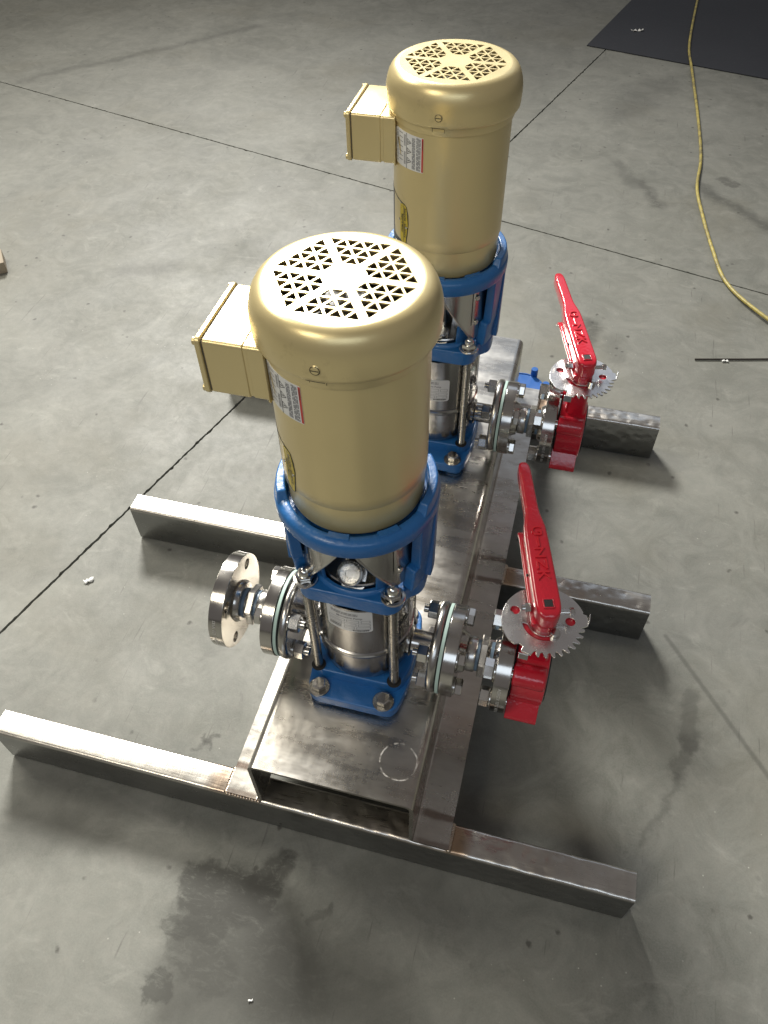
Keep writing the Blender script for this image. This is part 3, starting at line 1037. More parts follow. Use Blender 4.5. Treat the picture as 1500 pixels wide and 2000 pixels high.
    rough_lines(mb, rp_, t0 + 6, t1 - 16, z0 + hgt * 0.80, z0 + hgt * 0.92, 't', 2, 3)
    # cells
    def frame(a0, a1, b0, b1):
        w = 0.5
        A0, A1 = t0 + (t1 - t0) * a0, t0 + (t1 - t0) * a1
        B0, B1 = z0 + hgt * b0, z0 + hgt * b1
        cyl_quad(mb, rp_, A0, A1, B0, B0 + 0.0005); cyl_quad(mb, rp_, A0, A1, B1 - 0.0005, B1)
        cyl_quad(mb, rp_, A0, A0 + w, B0, B1, 1); cyl_quad(mb, rp_, A1 - w, A1, B0, B1, 1)
    for row, cells in ((0.47, ((0.06, 0.42), (0.46, 0.72), (0.76, 0.95))), (0.30, ((0.06, 0.36), (0.40, 0.66), (0.70, 0.95))), (0.14, ((0.40, 0.62), (0.66, 0.95)))):
        for a0, a1 in cells:
            frame(a0, a1, row, row + 0.115)
    mb.build('label_print', M_GREY, lab)
    mb = MB()
    rough_lines(mb, rp_, t0 + (t1 - t0) * 0.58, t1 - 4, z0 + hgt * 0.045, z0 + hgt * 0.10, 't', 1, 9, 0.9)
    rough_lines(mb, rp_, t0 + (t1 - t0) * 0.06, t0 + (t1 - t0) * 0.34, z0 + hgt * 0.12, z0 + hgt * 0.26, 't', 2, 19, 0.5)
    mb.build('label_print', M_INK, lab)
    # dark maker lettering on the right of the sleeve
    mb = MB()
    fn = put_on_cyl(rl + 0.0002, -16, 0.155, 'up')
    put_text(mb, 'ITS', 0.030, fn, 0.0006)
    cyl_quad(mb, rl + 0.0002, -40, -38.6, 0.150, 0.245, 1)
    cyl_quad(mb, rl + 0.0002, -13, -11.6, 0.150, 0.245, 1)
    mb.build('sleeve_lettering', M_INK, root)
    return root

pump_near = pump(PY[0], 'blue and stainless vertical pump nearer the camera, under the motor with the glaring white top', 0.4478, -117, -64, 0.049)
pump_far = pump(PY[1], 'blue and stainless vertical pump at the rear, half hidden behind the front motor', 0.412, -119, -65, 0.0490)

# ------------------------------------------------------------------ motors
def motor(y, label):
    z0 = 0.6765
    root = empty('electric_motor', (0, y, z0), label, 'motor', 'gold electric motors standing on the pumps')
    B = lambda z: z - z0
    mb = MB()
    mb.lathe([(0, B(0.6765)), (0.078, B(0.6765)), (0.0815, B(0.6785)), (0.0826, B(0.682)), (0.0836, B(0.718)), (0.0838, B(0.7215)), (0.0846, B(0.7222)), (0.0852, B(0.7235)),
              (0.0854, B(0.74)), (0.0854, B(0.905))], 128)
    mb.build('motor_body', M_GOLD, root, ang=25)
    mb = MB()
    mb.lathe([(0.0856, B(0.9005)), (0.0876, B(0.9010)), (0.0882, B(0.9025)), (0.0882, B(0.9200))], 128)
    mb.build('end_bell_rim', M_GOLD, root, ang=25)
    # fan cover with its pierced top
    zc = B(0.9660)
    ft = 0.0765
    mb = MB()
    mb.lathe([(0.0905, B(0.9140)), (0.0938, B(0.9138)), (0.0946, B(0.9150)), (0.0950, B(0.9185)), (0.0956, B(0.930)), (0.0953, B(0.9395)), (0.0940, B(0.9465)), (0.0916, B(0.9540)), (0.0884, B(0.9595)),
              (0.0848, B(0.9632)), (0.0815, B(0.9650)), (0.0790, B(0.9658)), (0.0776, B(0.96598)), (ft, zc), (ft, zc - 0.0015), (0.084, B(0.9595)), (0.0915, B(0.948)), (0.0935, B(0.935)), (0.0925, B(0.915)), (0.0905, B(0.9140))], 128)
    cover = mb.build('fan_cover', M_GOLD, root, ang=45)
    holes = []
    u = 0.0167
    hh = u * math.sqrt(3) / 2
    for k in range(6):
        a = R(60 * k + 30 + 1)
        ca, sa = math.cos(a), math.sin(a)
        def P(r_, c_):          # row distance along the bisector, cross offset
            d = 0.0062 + r_ * hh
            return (ca * d - sa * c_ * u, sa * d + ca * c_ * u)
        for row in range(1, 4):
            for j in range(2 * row + 1):
                if j % 2 == 0:
                    c = -row / 2 + j // 2
                    tri = [(row, c), (row + 1, c - 0.5), (row + 1, c + 0.5)]
                else:
                    c = -row / 2 + j // 2
                    tri = [(row, c), (row + 1, c + 0.5), (row, c + 1)]
                q = [Vector(P(*p)) for p in tri]
                ce = (q[0] + q[1] + q[2]) / 3
                holes.append([tuple(ce + (p - ce) * 0.74) for p in q])
    fix = []
    for hl in holes:
        ar = sum(hl[i - 1][0] * hl[i][1] - hl[i][0] * hl[i - 1][1] for i in range(3))
        fix.append(hl if ar > 0 else hl[::-1])
    mb = MB()
    mb.flat(circle(ft, 128), fix, zc - 0.0016, zc)
    mb.build('grille', M_GOLD, root, ang=30)
    # fan below the grille
    mb = MB()
    zf = B(0.925)
    mb.lathe([(0, zf + 0.020), (0.020, zf + 0.020), (0.023, zf + 0.017), (0.025, zf), (0, zf)], 36)
    for k in range(9):
        a = 2 * PI * k / 9
        Mb = Matrix.Rotation(a, 4, 'Z')
        mb.box(0.022, 0.078, -0.0012, 0.0012, zf, zf + 0.019, Mb)
    mb.build('cooling_fan', M_FAN, root)
    mb = MB()
    mb.cyl(0.0870, zf - 0.004, zf - 0.001, 48)
    mb.build('dark_liner', M_DARK, root)  # added near-black disc: shade below the grille put into its colour
    # cover screws with slots and the small notches below
    for a in (-91, 29, 149):
        mb = MB()
        Ms = Matrix.Rotation(R(a), 4, 'Z') @ T(0.0954, 0, B(0.9288)) @ Matrix.Rotation(PI / 2, 4, 'Y')
        mb.lathe([(0.0056, -0.003), (0.0056, 0.0002), (0.0048, 0.0010)], 24, Ms)
        mb.lathe([(0.0044, 0.0009), (0.0040, 0.0014), (0, 0.0016)], 24, Ms)
        s_ = mb.build('cover_screw', M_GOLD, root)
        mb = MB()
        mb.box(-0.0004, 0.0004, -0.0038, 0.0038, 0.0012, 0.00175, Ms)
        mb.lathe([(0.0045, 0.0006), (0.0050, 0.0006), (0.0050, 0.0011), (0.0045, 0.0011)], 24, Ms)
        mb.build('screw_slot', M_DARK, s_)
        mb = MB()
        cyl_quad(mb, 0.0884, a - 6.2, a + 4.8, B(0.9075), B(0.9150), 4)
        mb.build('rim_notch', M_FAN if False else M_GOLD, root)
        mb = MB()
        for th in (a - 6.4, a + 4.6):
            cyl_quad(mb, 0.0886, th, th + 0.35, B(0.9065), B(0.9150), 1)
        cyl_quad(mb, 0.0952, a - 6.4, a + 5.0, B(0.9145), B(0.9152), 4)
        mb.build('notch_line', M_DARK, root)
    # terminal box -----------------------------------------------------------
    zb0, zb1, hy = B(0.8370), B(0.9050), 0.0515
    def slabx(x0, x1, g, r=0.004):
        mb = MB()
        Mx = Matrix(((0, 0, 1, 0), (1, 0, 0, 0), (0, 1, 0, (zb0 + zb1) / 2), (0, 0, 0, 1)))
        mb.prism(rrect(hy + g, (zb1 - zb0) / 2 + g, r), x0, x1, Mx)
        return mb
    tb = slabx(-0.1375, -0.0945, 0.0).build('terminal_box', M_GOLD, root, bevel=0.0012, seg=2)
    slabx(-0.0945, -0.0905, -0.0012).build('box_step', M_GOLD, tb)
    slabx(-0.0905, -0.0735, -0.0004).build('box_neck', M_GOLD, tb, bevel=0.001)
    slabx(-0.0738, -0.0722, 0.0016).build('box_gasket', M_GOLD, tb, bevel=0.0004)
    lid = slabx(-0.1455, -0.1392, 0.0018, 0.006).build('box_lid', M_GOLD, tb, bevel=0.0016, seg=3)
    slabx(-0.1394, -0.1373, -0.0010).build('lid_seal', M_FAN, tb)
    for sy in (-1, 1):
        for sz in (-1, 1):
            mb = MB()
            Ms = T(-0.1455, sy * (hy - 0.003), (zb0 + zb1) / 2 + sz * ((zb1 - zb0) / 2 - 0.004)) @ Matrix.Rotation(-PI / 2, 4, 'Y')
            mb.lathe([(0.0042, -0.001), (0.0042, 0.0020), (0.0030, 0.0030), (0, 0.0032)], 16, Ms)
            mb.build('lid_screw', M_GOLD, tb)
    # warning label ------------------------------------------------------------
    rr = 0.0856
    mb = MB()
    cyl_poly(mb, rr, [(-146.5, B(0.8905)), (-144, B(0.8935)), (-106.4, B(0.8935)), (-106.4, B(0.8445)), (-141, B(0.8425)), (-145, B(0.8440))])
    wl = mb.build('warning_label', M_WHITE, root)
    rp = rr + 0.0005
    mb = MB()
    cyl_quad(mb, rp, -108.2, -106.4, B(0.8455), B(0.8930), 2)
    mb.build('label_band', M_REDP, wl)
    mb = MB()
    cyl_quad(mb, rp, -127.0, -126.5, B(0.8430), B(0.8935), 1)
    for cz in (0.882, 0.869, 0.8555):
        def seg(p, q, wd=0.00035):
            d = (Vector(q) - Vector(p)); nrm = Vector((-d.y, d.x)).normalized() * wd
            pts = [Vector(p) + nrm, Vector(q) + nrm, Vector(q) - nrm, Vector(p) - nrm]
            mb._add([(rp * math.cos(R(-123) + a.x / rp), rp * math.sin(R(-123) + a.x / rp), B(cz) + a.y) for a in pts], [(0, 1, 2, 3)])
        tri = [(-0.0042, -0.0042), (-0.0042, 0.0042), (0.0038, 0.0)]
        for i in range(3):
            seg(tri[i - 1], tri[i])
        seg((-0.0028, 0), (0.0006, 0), 0.0006)
    mb.build('label_print', M_INK, wl)
    mb = MB()
    rough_lines(mb, rp, -119.5, -115.5, B(0.846), B(0.890), 'z', 4, 5, 0.62)
    rough_lines(mb, rp, -114.2, -109.2, B(0.846), B(0.892), 'z', 4, 6, 0.62)
    rough_lines(mb, rp, -131, -128, B(0.848), B(0.866), 'z', 2, 7, 0.55)
    rough_lines(mb, rp, -131, -128, B(0.874), B(0.890), 'z', 2, 8, 0.55)
    rough_lines(mb, rp, -143.5, -141.5, B(0.846), B(0.890), 'z', 1, 18, 0.6)
    for k, zz in enumerate((0.851, 0.857, 0.863, 0.870, 0.877, 0.883, 0.889)):
        rough_lines(mb, rp, -139, -132.5, B(zz), B(zz + 0.0012), 't', 1, 20 + k, 0.8)
    mb.build('label_print', M_GREY, wl)
    mb = MB()
    put_text(mb, 'WARNING', 0.0028, put_on_cyl(rp + 0.0002, -107.9, B(0.8905), 'vert'), 0.0)
    mb.build('label_print', M_INK, wl)
    # name plate -----------------------------------------------------------------
    mb = MB()
    cyl_poly(mb, rr, [(-205, B(0.795)), (-180, B(0.795)), (-166, B(0.7935)), (-152, B(0.7905)), (-140, B(0.7875)), (-130, B(0.7855)), (-126.4, B(0.7825)), (-124.0, B(0.7705)), (-123.4, B(0.756)), (-125.0, B(0.738)), (-127.4, B(0.7200)),
                     (-129.5, B(0.7185)), (-142, B(0.716)), (-156, B(0.7135)), (-166, B(0.711)), (-180, B(0.7095)), (-205, B(0.7095))][::-1])
    npl = mb.build('name_plate', M_SLATE, root)
    mb = MB()
    cyl_poly(mb, rr + 0.0003, [(-137.0, B(0.7825)), (-133.4, B(0.7850)), (-128.4, B(0.7840)), (-126.6, B(0.7815)), (-124.3, B(0.7560)), (-127.8, B(0.7205)), (-131.0, B(0.7200)), (-135.5, B(0.7235)), (-137.0, B(0.7300))][::-1], 0.0002)
    mb.build('plate_panel', M_YEL, npl)
    mb = MB()
    put_text(mb, 'BALDOR \u00b7 RELIANCE', 0.0052, put_on_cyl(rr + 0.0009, -129.8, B(0.7800), 'vert'), 0.0001)
    put_text(mb, 'Super-E Motor', 0.0050, put_on_cyl(rr + 0.0009, -134.0, B(0.7690), 'vert'), 0.0002)
    cyl_quad(mb, rr + 0.0008, -131.0, -130.6, B(0.7225), B(0.7845), 1)
    mb.build('plate_print', M_INK, npl)
    for th, zz in ((-126.2, 0.7500), (-139.0, 0.7565)):
        mb = MB()
        Ms = Matrix.Rotation(R(th), 4, 'Z') @ T(rr, 0, B(zz)) @ Matrix.Rotation(PI / 2, 4, 'Y')
        mb.lathe([(0.0020, 0), (0.0018, 0.0012), (0, 0.0018)], 12, Ms)
        mb.build('plate_rivet', M_BOLT, npl)
    return root

motor_near = motor(PY[0], 'gold electric motor at the front of the skid, its top washed white by glare')
motor_far = dup(motor_near, (0, PY[1], 0.6765), 'gold electric motor at the rear of the skid, its pierced top evenly lit')

# ------------------------------------------------------------------ pipework
ZP = 0.3345
def companion(loc, label, rz, stamp):
    """pump-side steel flange with its gasket and four bolts; local +x points away from the pump, origin on the pump axis."""
    root = empty('companion_flange', loc, label, 'flange', 'flanges bolted to the pump nozzles', rz)
    hole = [circle(0.0082, 20, 0.055 * math.cos(R(45 + 90 * k)), 0.055 * math.sin(R(45 + 90 * k))) for k in range(4)]
    Mx = AX
    mb = MB()
    mb.flat(circle(0.0705, 96), hole + [circle(0.0215, 40)], 0.1300, 0.1490, Mx)
    mb.lathe([(0.0345, 0.1490), (0.0320, 0.1540), (0.0300, 0.1590), (0.0215, 0.1595), (0.0215, 0.149)], 48, Mx)
    mb.build('flange_disc', M_FL, root, bevel=0.0008)
    mb = MB()
    mb.lathe([(0.018, 0.1222), (0.0672, 0.1222), (0.0672, 0.1236), (0.018, 0.1236)], 72, Mx)
    mb.lathe([(0.018, 0.1282), (0.0685, 0.1282), (0.0685, 0.1300), (0.018, 0.1300)], 72, Mx)
    mb.build('rubber_seal', M_RUB, root)
    mb = MB()
    mb.lathe([(0.018, 0.1236), (0.0694, 0.1236), (0.0694, 0.1282), (0.018, 0.1282)], 96, Mx)
    mb.build('gasket', M_GASK, root)
    for k in range(4):
        a = R(45 + 90 * k)
        Mb = T(0, 0.055 * math.sin(a), 0.055 * math.cos(a)) @ AX
        mb = MB()
        mb.hexp(0.0245, 0.1510, 0.1620, Mb, ch=0.0014, rot=R(20 + 31 * k))
        mb.cyl(0.0066, 0.0835, 0.151, 20, Mb)
        # thread crests on the free end
        for j in range(5):
            z = 0.0838 + j * 0.0015
            mb.lathe([(0.0060, z), (0.0068, z + 0.0005), (0.0060, z + 0.0010)], 20, Mb)
        b = mb.build('bolt', M_BOLT, root)
        mb = MB()
        mb.hexp(0.0245, 0.0910, 0.1065, Mb, ch=0.0014, rot=R(50 + 17 * k))
        mb.build('nut', M_BOLT, b)
        mb = MB()
        mb.cyl(0.0145, 0.1490, 0.1510, 28, Mb, ch=0.0004)
        mb.cyl(0.0145, 0.1068, 0.1088, 28, Mb, ch=0.0004)
        mb.build('washer', M_BOLT, b)
    # stamped marks round the rim
    mb = MB()
    def fn(u, v, d=0):
        a = R(stamp) + u / 0.0707
        return (0.137 + v, 0.0707 * math.sin(a), -0.0707 * math.cos(a))
    put_text(mb, 'A182  F304  02 93', 0.0062, fn)
    mb.build('stamped_text', M_ETCHD, root)
    return root

def nipple(loc, label, rz, text):
    root = empty('hex_nipple', loc, label, 'nipple', 'hex nipples joining the flanges', rz)
    mb = MB()
    def thread(x0, x1, r):
        pr = [(0.0150, x0)]
        n = int((x1 - x0) / 0.0018)
        for i in range(n):
            z = x0 + (x1 - x0) * i / n
            pr += [(r - 0.0008, z), (r, z + 0.0009)]
        pr += [(0.0150, x1)]
        mb.lathe(pr, 48, AX)
    thread(0.1500, 0.1660, 0.0225)
    thread(0.1900, 0.2120, 0.0240)
    mb.lathe([(0.015, 0.1600), (0.0262, 0.1602), (0.0268, 0.1620), (0.0268, 0.1720), (0.0258, 0.1740), (0.015, 0.1742)], 40, AX)
    mb.build('nipple_body', M_NIP, root)
    mb = MB()
    mb.hexp(0.0560, 0.1790, 0.1905, AX, ch=0.0014, rot=R(0))
    hx = mb.build('hex_collar', M_NIP, root)
    mb = MB()
    mb.lathe([(0.016, 0.1738), (0.0238, 0.1740), (0.0246, 0.1765), (0.0238, 0.1792), (0.016, 0.1795)], 36, AX)
    mb.lathe([(0.0242, 0.1945), (0.0244, 0.2000), (0.0240, 0.2040)], 36, AX, a0=R(30), a1=R(300))
    mb.build('thread_tape', M_TAPE, root)
    if text:
        mb = MB()
        ap = 0.0280 + 0.0004
        for ang, s in ((-150, '304'), (150, 'FTZM'), (-90, '304')):
            a = R(ang)      # flat faces of the collar seen from the front
            nrm = Vector((0, math.sin(a), math.cos(a)))
            tan = Vector((0, math.cos(a), -math.sin(a)))
            def fn(u, v, d=0):
                q = nrm * (ap + d) + tan * u
                return (0.1832 + v, q.y, q.z)
        # raised marks on the upper front face
        for a_deg, s in ((-60, '304'), (-0.0, '304'), (-120, '304')):
            a = R(a_deg - 0)
            nrm = Vector((0, math.sin(a), math.cos(a)))
            tan = Vector((0, -math.cos(a), math.sin(a)))
            def fn(u, v, d=0, nrm=nrm, tan=tan):
                q = nrm * ap - tan * (-u)
                return (0.1822 + v, q.y, q.z)
            put_text(mb, s, 0.0095, fn, 0.0, center=True)
        mb.build('cast_mark', M_ETCHD, hx)
    return root

def end_flange(loc, label, rz, rim, bolts):
    """outer threaded flange, local x range 0.2070 .. 0.2310."""
    root = empty('pipe_flange', loc, label, 'flange', 'outer pipe flanges', rz)
    hole = [circle(0.0088, 22, 0.0600 * math.cos(R(45 + 90 * k)), 0.0600 * math.sin(R(45 + 90 * k))) for k in range(4)]
    mb = MB()
    mb.flat(circle(0.0765, 112), hole + [circle(0.0225, 40)], 0.2070, 0.2290, AX)
    mb.lathe([(0.0225, 0.1990), (0.0310, 0.1995), (0.0335, 0.2030), (0.0350, 0.2070)], 56, AX)
    mb.lathe([(0.0225, 0.2290), (0.0225, 0.2310), (0.046, 0.2310), (0.046, 0.2290)], 56, AX)
    mb.build('flange_disc', M_FL, root, bevel=0.0008)
    mb = MB()
    def fn(u, v, d=0):
        a = R(-118 if rz else 100) + u / 0.0768
        return (0.2150 + v, 0.0768 * math.sin(a) * (-1 if rz else 1), 0.0768 * math.cos(a))
    def fnL(u, v, d=0):
        a = R(118) - u / 0.0768
        return (0.2215 - v, 0.0768 * math.sin(a), 0.0768 * math.cos(a))
    def fnR(u, v, d=0):
        a = R(-118) + u / 0.0768
        return (0.2150 + v, 0.0768 * math.sin(a), 0.0768 * math.cos(a))
    put_text(mb, rim, 0.0066, fnL if rz else fnR)
    mb.build('stamped_text', M_ETCH, root)
    if bolts:
        for k in range(4):
            a = R(45 + 90 * k)
            Mb = T(0, 0.0600 * math.sin(a), 0.0600 * math.cos(a)) @ AX
            mb = MB()
            mb.hexp(0.0265, 0.1890, 0.2045, Mb, ch=0.0016, rot=R(8 + 23 * k))
            mb.cyl(0.0075, 0.2045, 0.2480, 20, Mb)
            b = mb.build('bolt', M_BOLT, root)
            mb = MB()
            mb.cyl(0.0160, 0.2047, 0.2070, 30, Mb, ch=0.0004)
            mb.build('washer', M_BOLT, b)
    return root

cf = companion((0, PY[0], ZP), 'pump flange with green gasket between front pump and front red valve', 0.0, 40)
companion((0, PY[0], ZP + 0.004), 'pump flange with green gasket left of the front pump, facing the loose end flange', PI, 200)
dup(cf, (0, PY[1], ZP), 'pump flange with green gasket between rear pump and rear red valve')
nr = nipple((0, PY[0], ZP), 'hex nipple marked 304 with blue tape, leading to the front red valve', 0.0, True)
nipple((0, PY[0], ZP + 0.006), 'hex nipple with blue tape left of the front pump, behind the unbolted flange', PI, True)
dup(nr, (0, PY[1], ZP), 'hex nipple with blue tape leading to the rear red valve')
fr = end_flange((0, PY[0], ZP), 'steel flange with hex bolts clamped against the front red valve', 0.0, 'A182  F304  2 150  KOREA', True)
end_flange((0, PY[0], ZP + 0.009), 'shiny unbolted flange with open bolt holes at the far left of front pump', PI, 'KOREA  F304  2  150  A182', False)
dup(fr, (0, PY[1], ZP), 'steel flange with hex bolts clamped against the rear red valve')

# ------------------------------------------------------------------ butterfly valves
def valve(loc, label, lever_deg):
    """origin on the stem axis at the height of the pipe axis."""
    root = empty('butterfly_valve', loc, label, 'valve', 'red butterfly valves')
    hx = 0.0215
    mb = MB()
    mb.lathe([(0.0285, -0.0265), (0.0530, -0.0265), (0.0545, -0.025), (0.0545, hx - 0.0015), (0.0530, hx), (0.0285, hx), (0.0285, -0.0265)], 72, AX)
    # four lugs at the bolt circle, ribs between the front pair
    for k in range(4):
        a = R(45 + 90 * k)
        Ml = Matrix.Rotation(a, 4, 'X')
        low = (k in (1, 2))
        r1 = 0.0835 if low else 0.0745
        w = 0.0175 if low else 0.0155
        xo = (-0.0278, 0.0195) if low else (-0.0276, 0.0190)
        pl = round_poly([(-w - 0.004, 0.040), (w + 0.004, 0.040), (w, r1), (-w, r1)], [0.002, 0.002, 0.009, 0.009], 5)
        # profile in (y, z) rotated round the pipe axis
        rings = [[(x, p[0], p[1]) for p in pl] for x in xo]
        if low:
            mb.loft(rings, Ml)
        else:
            Mo = Ml @ T(0, 0, 0.0590) @ AX
            mb.lathe([(0, xo[0]), (0.0150, xo[0]), (0.0172, xo[0] + 0.0016), (0.0176, 0.0150), (0.0160, 0.0185), (0, 0.0190)], 40, Mo)
            mb.loft([[(x, q[0], q[1]) for q in ((-0.0165, 0.036), (0.0165, 0.036), (0.0165, 0.058), (-0.0165, 0.058))] for x in (xo[0] + 0.002, 0.0165)], Ml)
    body = mb.build('valve_body', M_RED, root, bevel=0.0040, seg=3)
    mb = MB()
    mb.lathe([(0.0262, -0.0282), (0.050, -0.0282), (0.050, -0.0255), (0.0262, -0.0255), (0.0262, hx - 0.001), (0.047, hx - 0.001), (0.047, hx + 0.0022), (0.0262, hx + 0.0022)], 56, AX)
    mb.build('rubber_seat', M_RUB, root)
    mb = MB()
    Md = T(0, 0, 0) @ Matrix.Rotation(R(6), 4, 'Z') @ AX
    mb.lathe([(0, -0.004), (0.020, -0.003), (0.0262, -0.001), (0.0262, 0.001), (0.020, 0.003), (0, 0.004)], 48, Md)
    mb.build('valve_disc', M_BOLT, root)
    # neck, with a cast rib, up to the mounting pad
    mb = MB()
    rings = []
    for z, a, b in ((0.046, 0.0205, 0.0200), (0.056, 0.0182, 0.0165), (0.075, 0.0172, 0.0155), (0.098, 0.0172, 0.0155), (0.108, 0.0190, 0.0170), (0.113, 0.0200, 0.0180)):
        rings.append([(p[0], p[1], z) for p in rrect(a, b, 0.006)])
    mb.loft(rings)
    mb.build('valve_neck', M_RED, root, bevel=0.0015)
    mb = MB()
    mb.prism(round_poly([(-0.052, -0.014), (-0.020, -0.027), (0.020, -0.027), (0.044, -0.014), (0.044, 0.018), (0.020, 0.027), (-0.020, 0.027), (-0.052, 0.018)], 0.008), 0.1125, 0.1215)
    mb.build('mounting_pad', M_RED, root, bevel=0.002)
    # notch plate
    zp = 0.1225
    prs = []
    a = 30.0
    n_t = 9
    outl = []
    for d in range(30, 227, 6):
        outl.append((0.0585, d))
    outl += [(0.0560, 232), (0.0500, 236), (0.0500, 243), (0.0575, 245), (0.0575, 259), (0.0500, 261)]
    # ratchet teeth from the front round to the right
    st = 263.0
    stp = (360 + 5 - st) / n_t
    for i in range(n_t):
        b0 = st + i * stp
        outl += [(0.0475, b0 + 0.5), (0.0548, b0 + stp * 0.34), (0.0562, b0 + stp * 0.50), (0.0556, b0 + stp * 0.66), (0.0492, b0 + stp * 0.74)]
    outl += [(0.0600, 368), (0.0615, 372), (0.0615, 384), (0.0570, 387)]
    outer = [(r * math.cos(R(d)), r * math.sin(R(d))) for r, d in outl]
    slot = [(0.0300 * math.cos(R(d)), 0.0300 * math.sin(R(d))) for d in range(196, 300, 8)] + [(0.0232 * math.cos(R(d)), 0.0232 * math.sin(R(d))) for d in range(298, 194, -8)]
    holes = [circle(0.0068, 24, -0.0415, 0.0100), circle(0.0068, 24, 0.0350, 0.0090), slot, circle(0.0125, 28)]
    mb = MB()
    mb.flat(outer, holes, zp, zp + 0.0030)
    np_ = mb.build('notch_plate', M_ZINC, root, bevel=0.0004)
    mb = MB()
    mb.box(-0.0245, -0.0115, -0.0580, -0.0560, zp - 0.011, zp + 0.0026, Matrix.Rotation(R(-2), 4, 'Z'))
    mb.build('plate_tab', M_ZINC, np_, bevel=0.0006)
    mb = MB()
    mb.box(0.0590, 0.0606, 0.0130, 0.0245, zp + 0.001, zp + 0.009)
    mb.build('plate_tab', M_ZINC, np_, bevel=0.0004)
    mb = MB()
    put_text(mb, 'OPEN', 0.0068, lambda u, v, d=0: (-0.0490 - v * 1.0 + 0.004, 0.0165 - u, zp + 0.00325) if False else (-0.0555 + v, 0.0165 - u, zp + 0.0033))
    mb.build('plate_text', M_ETCH, np_)
    mb = MB()
    for (x, y, z) in ((0.0165, -0.0165, zp + 0.003),):
        mb.cyl(0.0078, z, z + 0.0016, 24, T(x, y, 0))
        mb.lathe([(0.0068, z + 0.0016), (0.0068, z + 0.006), (0.0058, z + 0.0072), (0, z + 0.0078)], 20, T(x, y, 0))
    mb.build('plate_screw', M_BOLT, root)
    mb = MB()
    mb.hexp(0.016, 0.098, 0.1112, T(-0.047, 0.002, 0), rot=0.3)
    mb.cyl(0.005, 0.092, 0.125, 16, T(-0.047, 0.002, 0))
    mb.build('pad_bolt', M_BOLT, root)
    # lever -------------------------------------------------------------------
    lv_z = zp + 0.003
    pivot = bpy.data.objects.new('lever', None)      # replaced below by the lever mesh itself
    bpy.data.objects.remove(pivot)
    st = [  # y, half width, z top, depth
        (-0.0205, 0.0045, 0.0345, 0.0180), (-0.0198, 0.0075, 0.0378, 0.0235), (-0.0182, 0.0105, 0.0402, 0.0270), (-0.0150, 0.0140, 0.0424, 0.0296), (-0.0105, 0.0166, 0.0437, 0.0308), (-0.0040, 0.0181, 0.0443, 0.0310),
        (0.0040, 0.0187, 0.0446, 0.0305), (0.0200, 0.0187, 0.0449, 0.0285), (0.0400, 0.0185, 0.0452, 0.0265), (0.0800, 0.0180, 0.0462, 0.0255), (0.1150, 0.0175, 0.0470, 0.0250), (0.1330, 0.0166, 0.0472, 0.0245),
        (0.1460, 0.0143, 0.0472, 0.0240), (0.1570, 0.0120, 0.0471, 0.0235), (0.1690, 0.0109, 0.0469, 0.0230), (0.2100, 0.0106, 0.0466, 0.0225), (0.2420, 0.0103, 0.0464, 0.0225),
        (0.2540, 0.0093, 0.0460, 0.0215), (0.2615, 0.0070, 0.0447, 0.0180), (0.2650, 0.0034, 0.0420, 0.0110)]
    def top_z(y):
        for a, b in zip(st[:-1], st[1:]):
            if a[0] <= y <= b[0]:
                return a[2] + (b[2] - a[2]) * (y - a[0]) / (b[0] - a[0])
        return st[-1][2]
    def section(y, hw, zt, dep):
        r = min(0.0042, hw * 0.7, dep * 0.45)
        hw *= 0.94
        return [(p[0], y, p[1] + zt - dep / 2) for p in rrect(hw, dep / 2, r, 4)]
    mb = MB()
    mb.loft([section(*q) for q in st][::-1])
    # round boss down to the plate
    mb.lathe([(0.0, 0.0), (0.0172, 0.0), (0.0175, 0.0012), (0.0168, 0.008), (0.0165, 0.016), (0.0, 0.017)], 48)
    Ml = Matrix.Rotation(R(lever_deg), 4, 'Z')
    lev = mb.build('lever', M_RED, root, loc=(0, 0, lv_z), rot=(0, 0, R(lever_deg)), ang=45)
    mb = MB()
    mb.box(-0.0058, 0.0058, -0.0052, 0.0065, 0.0436, 0.0456)
    mb.build('stem_socket', M_DARK, lev, bevel=0.0006)
    mb = MB()
    ro_ = [(-0.0076, -0.0070), (0.0076, -0.0070), (0.0076, 0.0083), (-0.0076, 0.0083)]
    mb.flat(ro_, [[(-0.0059, -0.0053), (0.0059, -0.0053), (0.0059, 0.0066), (-0.0059, 0.0066)]], 0.0436, 0.0459)
    mb.build('socket_rim', M_RED, lev, bevel=0.0006)
    mb = MB()
    ys = 0.1230
    for ch, rot in (('G', 0), ('I', 0), ('Z', 0), ('N', 0), ('K', -90)):
        vs, fs, wd = text_geo(ch, 0.0235, 0.0003)
        mx = (min(v[0] for v in vs) + max(v[0] for v in vs)) / 2
        my = (min(v[1] for v in vs) + max(v[1] for v in vs)) / 2
        def fn(u, v, d=0, rot=rot, mx=mx, my=my, ys=ys):
            p = Vector((u - mx, v - my)); p.rotate(Matrix.Rotation(R(rot), 2))
            return (p.x, ys + p.y, top_z(ys + p.y) + d)
        put_text(mb, ch, 0.0235, fn, 0.0003, depth=0.0020)
        ys -= 0.0194
    lt = mb.build('raised_letters', M_REDTXT, lev)
    # locking trigger under the lever
    mb = MB()
    tr = [(-0.012, 0.010, 0.0040), (0.010, 0.0105, 0.0060), (0.050, 0.0105, 0.0085), (0.100, 0.0100, 0.0100), (0.125, 0.0095, 0.0100), (0.140, 0.0090, 0.0070), (0.150, 0.0085, 0.0010), (0.153, 0.0080, -0.003)]
    mb.loft([[(p[0] - 0.0105, y, p[1] + z + 0.006) for p in rrect(hw, 0.0040, 0.0030, 3)] for y, hw, z in tr][::-1])
    tg = mb.build('trigger', M_RED, lev, bevel=0.0005)
    mb = MB()
